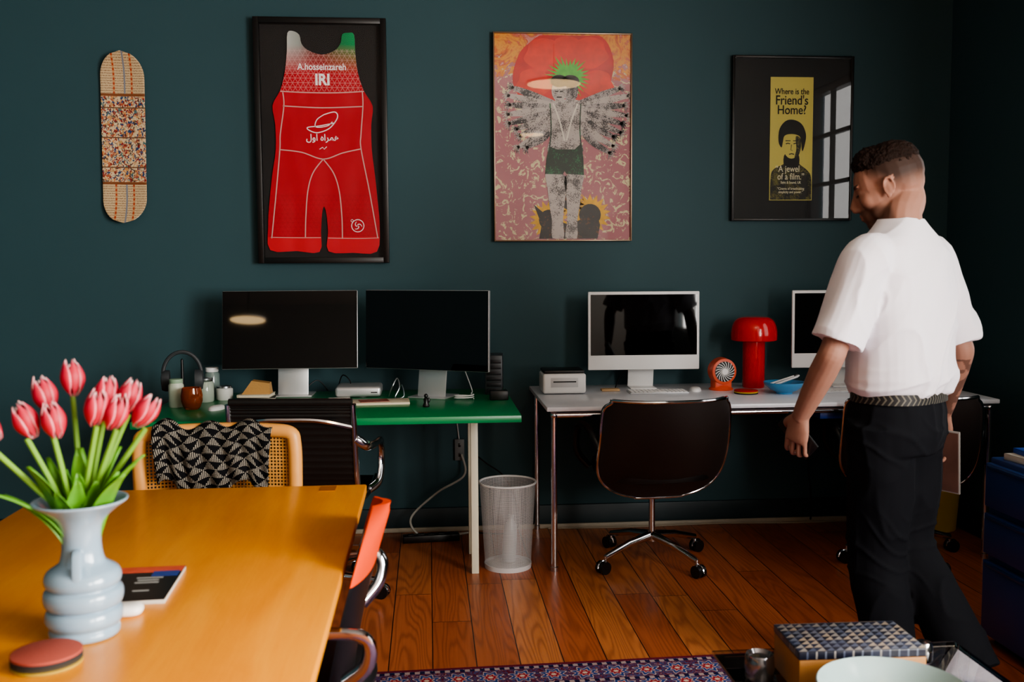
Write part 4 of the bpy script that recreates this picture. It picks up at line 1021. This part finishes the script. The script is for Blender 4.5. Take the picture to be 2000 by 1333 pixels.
def hand(m,W,D,N,T,bends):
    D=D.normalized(); N=(N-D*N.dot(D)).normalized(); T=(T-D*T.dot(D)-N*T.dot(N)).normalized()
    rings=[]
    for d,w,th in [(-.01,.024,.020),(.015,.029,.017),(.045,.038,.015),(.075,.041,.013),(.090,.039,.010)]:
        rings.append([W+D*d+T*(w*math.cos(q))+N*(th*math.sin(q)) for q in [2*pi*j/20 for j in range(20)]])
    m.loft(rings)
    for k,(off,lens,r) in enumerate([(.031,(.042,.026,.021),.0086),(.0105,(.046,.029,.022),.0088),(-.0105,(.043,.027,.021),.0084),(-.031,(.034,.021,.018),.0074)]):
        p=W+D*.080+T*off; pts=[p]; ang=0
        for b,L in zip(bends[k],lens):
            ang+=b; d=D*math.cos(ang)-N*math.sin(ang)+T*(off*2.2*math.cos(ang))
            if len(pts)==1: pts.append(p+d.normalized()*.012)
            pts.append(pts[-1]+d.normalized()*L)
        pc=cat(pts,5); m.tube(pc,[r*(1.06-.25*i/(len(pc)-1)) for i in range(len(pc))],n=12); m.ell(pc[-1],(r*.8,)*3,n=10)
    tb=W+D*.022+T*.026; d1=(D*.75+T*.75-N*.3).normalized(); d2=(D*.8+T*.15-N*.75).normalized(); d3=(D*.85-T*.1-N*.6).normalized()
    pts=[tb-d1*.01,tb+d1*.034,tb+d1*.034+d2*.030,tb+d1*.034+d2*.030+d3*.022]; pc=cat(pts,5)
    m.tube(pc,[.014-.005*i/(len(pc)-1) for i in range(len(pc))],n=12); m.ell(pc[-1],(.0088,)*3,n=10)
    return D,N,T
DL=(WL-EL).normalized()*.45+V((-.05,.15,-1))
dl,nl,tl=hand(B,WL,DL,Ld,Fd,[(.30,1.20,1.0),(.25,1.25,1.05),(.25,1.25,1.1),(.3,1.25,1.1)])
DR=(WRr-ER).normalized()*.5+V((0,0,-1))
dr,nr,tr=hand(B,WRr,DR,-Ld,Fd,[(.25,.5,.4)]*4)
me=remesh(B,.0034,4,.5)
vals=[]; HI=HM.inverted(); nv_=len(me.vertices); cof=[0.0]*(3*nv_); me.vertices.foreach_get('co',cof)
for i in range(nv_):
    c=V(cof[3*i:3*i+3]); q=c-Hc; d=0
    if q.length<.18:
        p=HI@q
        hl=-.045 if p.x<-.025 else -.045+(p.x+.025)*1.0
        side=sst(hl,hl+.065,p.z)
        xf=.048-.35*max(0,.05-p.z)
        front=1-sst(xf-.006,xf+.008,p.x)
        ear=abs(p.y)>.0695 and -.050<p.z<.018 and -.026<p.x<.014
        d=0 if ear else .9*side*front
        if p.x>-.002 and p.z<-.012 and not ear:
            low=-.022-max(0,(.080-p.x))*.35
            bd=sst(0,.024,low-p.z) if p.x<.066 or abs(p.y)>.028 else sst(.040,.046,-p.z)
            jaw=1-sst(.098,.114,-p.z); lips=abs(p.z+.060)<.009 and abs(p.y)<.017 and p.x>.082
            d=max(d,0 if lips else .6*bd*jaw*sst(-.002,.016,p.x))
        if p.x>.066 and .019<p.z<.030 and .008<abs(p.y)<.044: d=.85
        if p.x>.060 and -.004<p.z<.001 and .016<abs(p.y)<.038: d=.6
    if c.z<1.06 and (c-ER).length<.24 and (c-C).dot(Ld)<-.17:
        if noise.noise(c*38)>.05: d=max(d,.55)
    vals.append(d)
at=me.attributes.new('dark','FLOAT','POINT'); at.data.foreach_set('value',vals)
man=mkobj('person',me,SKIN,None,sharp=0); tag(man,'man in white t-shirt and black trousers walking, head bowed','person')
for s in (-1,1):
    M().ell(hp(.0795,s*.030,.000),(.0060,.010,.0035),HM).obj('eye',P('eye','#3a2c26',.4),man)
hr=M(); hr.ell(hp(-.020,0,.058),(.087,.068,.062),HM,n=28); hr.ell(hp(.018,0,.079),(.056,.056,.045),HM,n=24); hr.ell(hp(-.058,0,.045),(.046,.058,.048),HM)
me=remesh(hr,.003,2)
displace(me,lambda c:.004*noise.noise(V((c.x*90,c.y*90,c.z*120)))+.003*noise.noise(c*210))
tH=NT('dark brown hair'); tH.set(.75,0,.2); tH.col(tH.mix(tH.noise(tH.coord(),120,4),lin('#0e0806')[:3],lin('#2c1c15')[:3])); tH.bump(tH.noise(tH.coord(scale=(1,1,.4)),420,4),1.0,.004)
mkobj('hair',me,tH.m,man,sharp=0)
S=M()
S.loft([ring(Pp(0,f,z),a,b,e=2.5) for z,a,b,f in [(.965,.154,.115,0),(.985,.166,.130,-.005),(1.02,.175,.142,-.008),(1.10,.179,.140,-.008),(1.20,.188,.136,-.008),(1.29,.198,.130,-.006),(1.36,.196,.116,-.004),(1.410,.180,.100,-.004),(1.442,.148,.088,-.002),(1.468,.108,.078,.0),(1.490,.077,.070,.002),(1.500,.068,.066,.004)]])
limb(S,[Pp(.10,0,1.375),SL,SL.lerp(EL,.4),SL.lerp(EL,.88)],[.065,.078,.077,.076],n=24)
limb(S,[Pp(-.10,0,1.375),SR,SR.lerp(ER,.4),SR.lerp(ER,.88)],[.065,.078,.078,.075],n=24)
me=remesh(S,.0048,4,.6)
nz_=noise.noise
def rid(x): return max(0,1-abs(x))**2.0
def folds(c):
    q=c-C; l=q.dot(Ld); f=q.dot(Fd); z=c.z
    w=nz_(V((l*4,f*4,z*3)))
    drape=rid(math.sin(l*15+z*6+2.6*w)*1.1)*.010*sst(1.38,1.20,z)
    diag=rid(nz_(V((l*8+z*4,f*8,z*4-l*4)))*2.2)*.007*(1-.6*sst(1.38,1.44,z))
    blouse=rid(math.sin(z*60+l*14+2.5*w))*.005*sst(1.08,1.0,z)
    pit=0
    for s_ in (SL,SR):
        d_=(c-(s_+V((0,0,-.11)))).length
        pit+=rid(math.sin(d_*58+w*3)*1.1)*.005*sst(.17,.05,d_)
    return drape+diag+blouse+pit-.008
displace(me,folds)
mkobj('t_shirt',me,P('white cotton','#e2e0e8',.85,spec=.2,bump=(400,.15,.001),var=.03),man,sharp=0)
T_=M()
T_.loft([ring(Pp(0,-.005,z),a,b,e=2.4) for z,a,b in [(.80,.148,.115),(.86,.164,.128),(.93,.160,.122),(.985,.150,.110)]])
limb(T_,[HLj+V((0,0,.02)),HLj.lerp(KL,.5),KL,KL.lerp(AL,.5),AL+V((0,0,-.01))],[.102,.096,.086,.082,.080],n=24)
limb(T_,[HRj+V((0,0,.02)),HRj.lerp(KR,.5),KR,KR.lerp(AR,.5),AR+(AR-KR)*.02],[.102,.096,.086,.082,.080],n=24)
me=remesh(T_,.0062,5,.6)
def tf(c):
    w=nz_(V((c.x*6,c.y*6,c.z*3)))
    k=.009*w+.006*rid(nz_(V((c.x*11,c.y*11,c.z*3)))*2.6)
    k+=.006*rid(math.sin(c.z*48+c.x*22+5*w)*1.5)*(sst(.16,.04,abs(c.z-.50))+.8*sst(.10,.03,abs(c.z-.84)))
    return k-.004
displace(me,tf)
mkobj('trousers',me,P('black cotton twill','#0f1116',.88,spec=.15,bump=(300,.2,.001)),man,sharp=0)
m=M()
def bring(dz,k): return [p+V((0,0,dz)) for p in ring(Pp(0,-.005,.968),.156*k,.116*k,n=48,e=2.4)]
m.loft([bring(-.016,1.0),bring(-.016,1.03),bring(.016,1.03),bring(.016,1.0)],cap=False)
bl=m.mesh('belt')
off=Pp(0,-.005,.968)
for v in bl.vertices: v.co-=off
mkobj('belt',bl,m_belt(),man,loc=off,sharp=50)
SH=P('dark leather shoe','#17120f',.35)
for A,up in ((AL,0),(AR,.05)):
    m=M(); f0=V((A.x,A.y,0)); rings=[]
    for d,w,hh in [(-.085,.02,.035),(-.075,.034,.05),(-.03,.038,.06),(.04,.040,.052),(.10,.046,.036),(.15,.042,.028),(.178,.022,.018)]:
        lift=up*max(0,(.10-d)/.18)
        rings.append([f0+Fd*d+Ld*(w*math.cos(q))+V((0,0,lift+max(.0085,hh*.95+hh*.95*math.sin(q)))) for q in [2*pi*j/20 for j in range(20)]])
    m.loft(rings); m.obj('shoe',SH,man,sharp=60)
ax=(tl*.8-dl*.45).normalized(); ay=nl; az=ax.cross(ay).normalized(); Rp=Matrix((ax,ay,az)).transposed()
o=M().box(WL+dl*.080-nl*.024+tl*.012,(.14,.008,.068),.003,Rp).obj('phone',BLKPLA); tag(o,'black smartphone held in the hand of the man','phone')
t=thing('magazine','folded magazine with muted brown cover held by the man','magazine',WRr+dr*.10-nr*.026)
ax=(tr*.95+dr*.1).normalized(); ay=nr; az=ax.cross(ay).normalized(); Rp=Matrix((ax,ay,az)).transposed()
if az.z>0: az=-az
M().box(az*.055,(.16,.006,.21),.001,Rp).obj('pages',P('magazine pages','#8c8884',.6),t)
M().box(az*.055-nr*.0036,(.152,.0012,.20),0,Rp).obj('cover',P('muted brown cover','#664a42',.4,var=.6,vs=14),t)
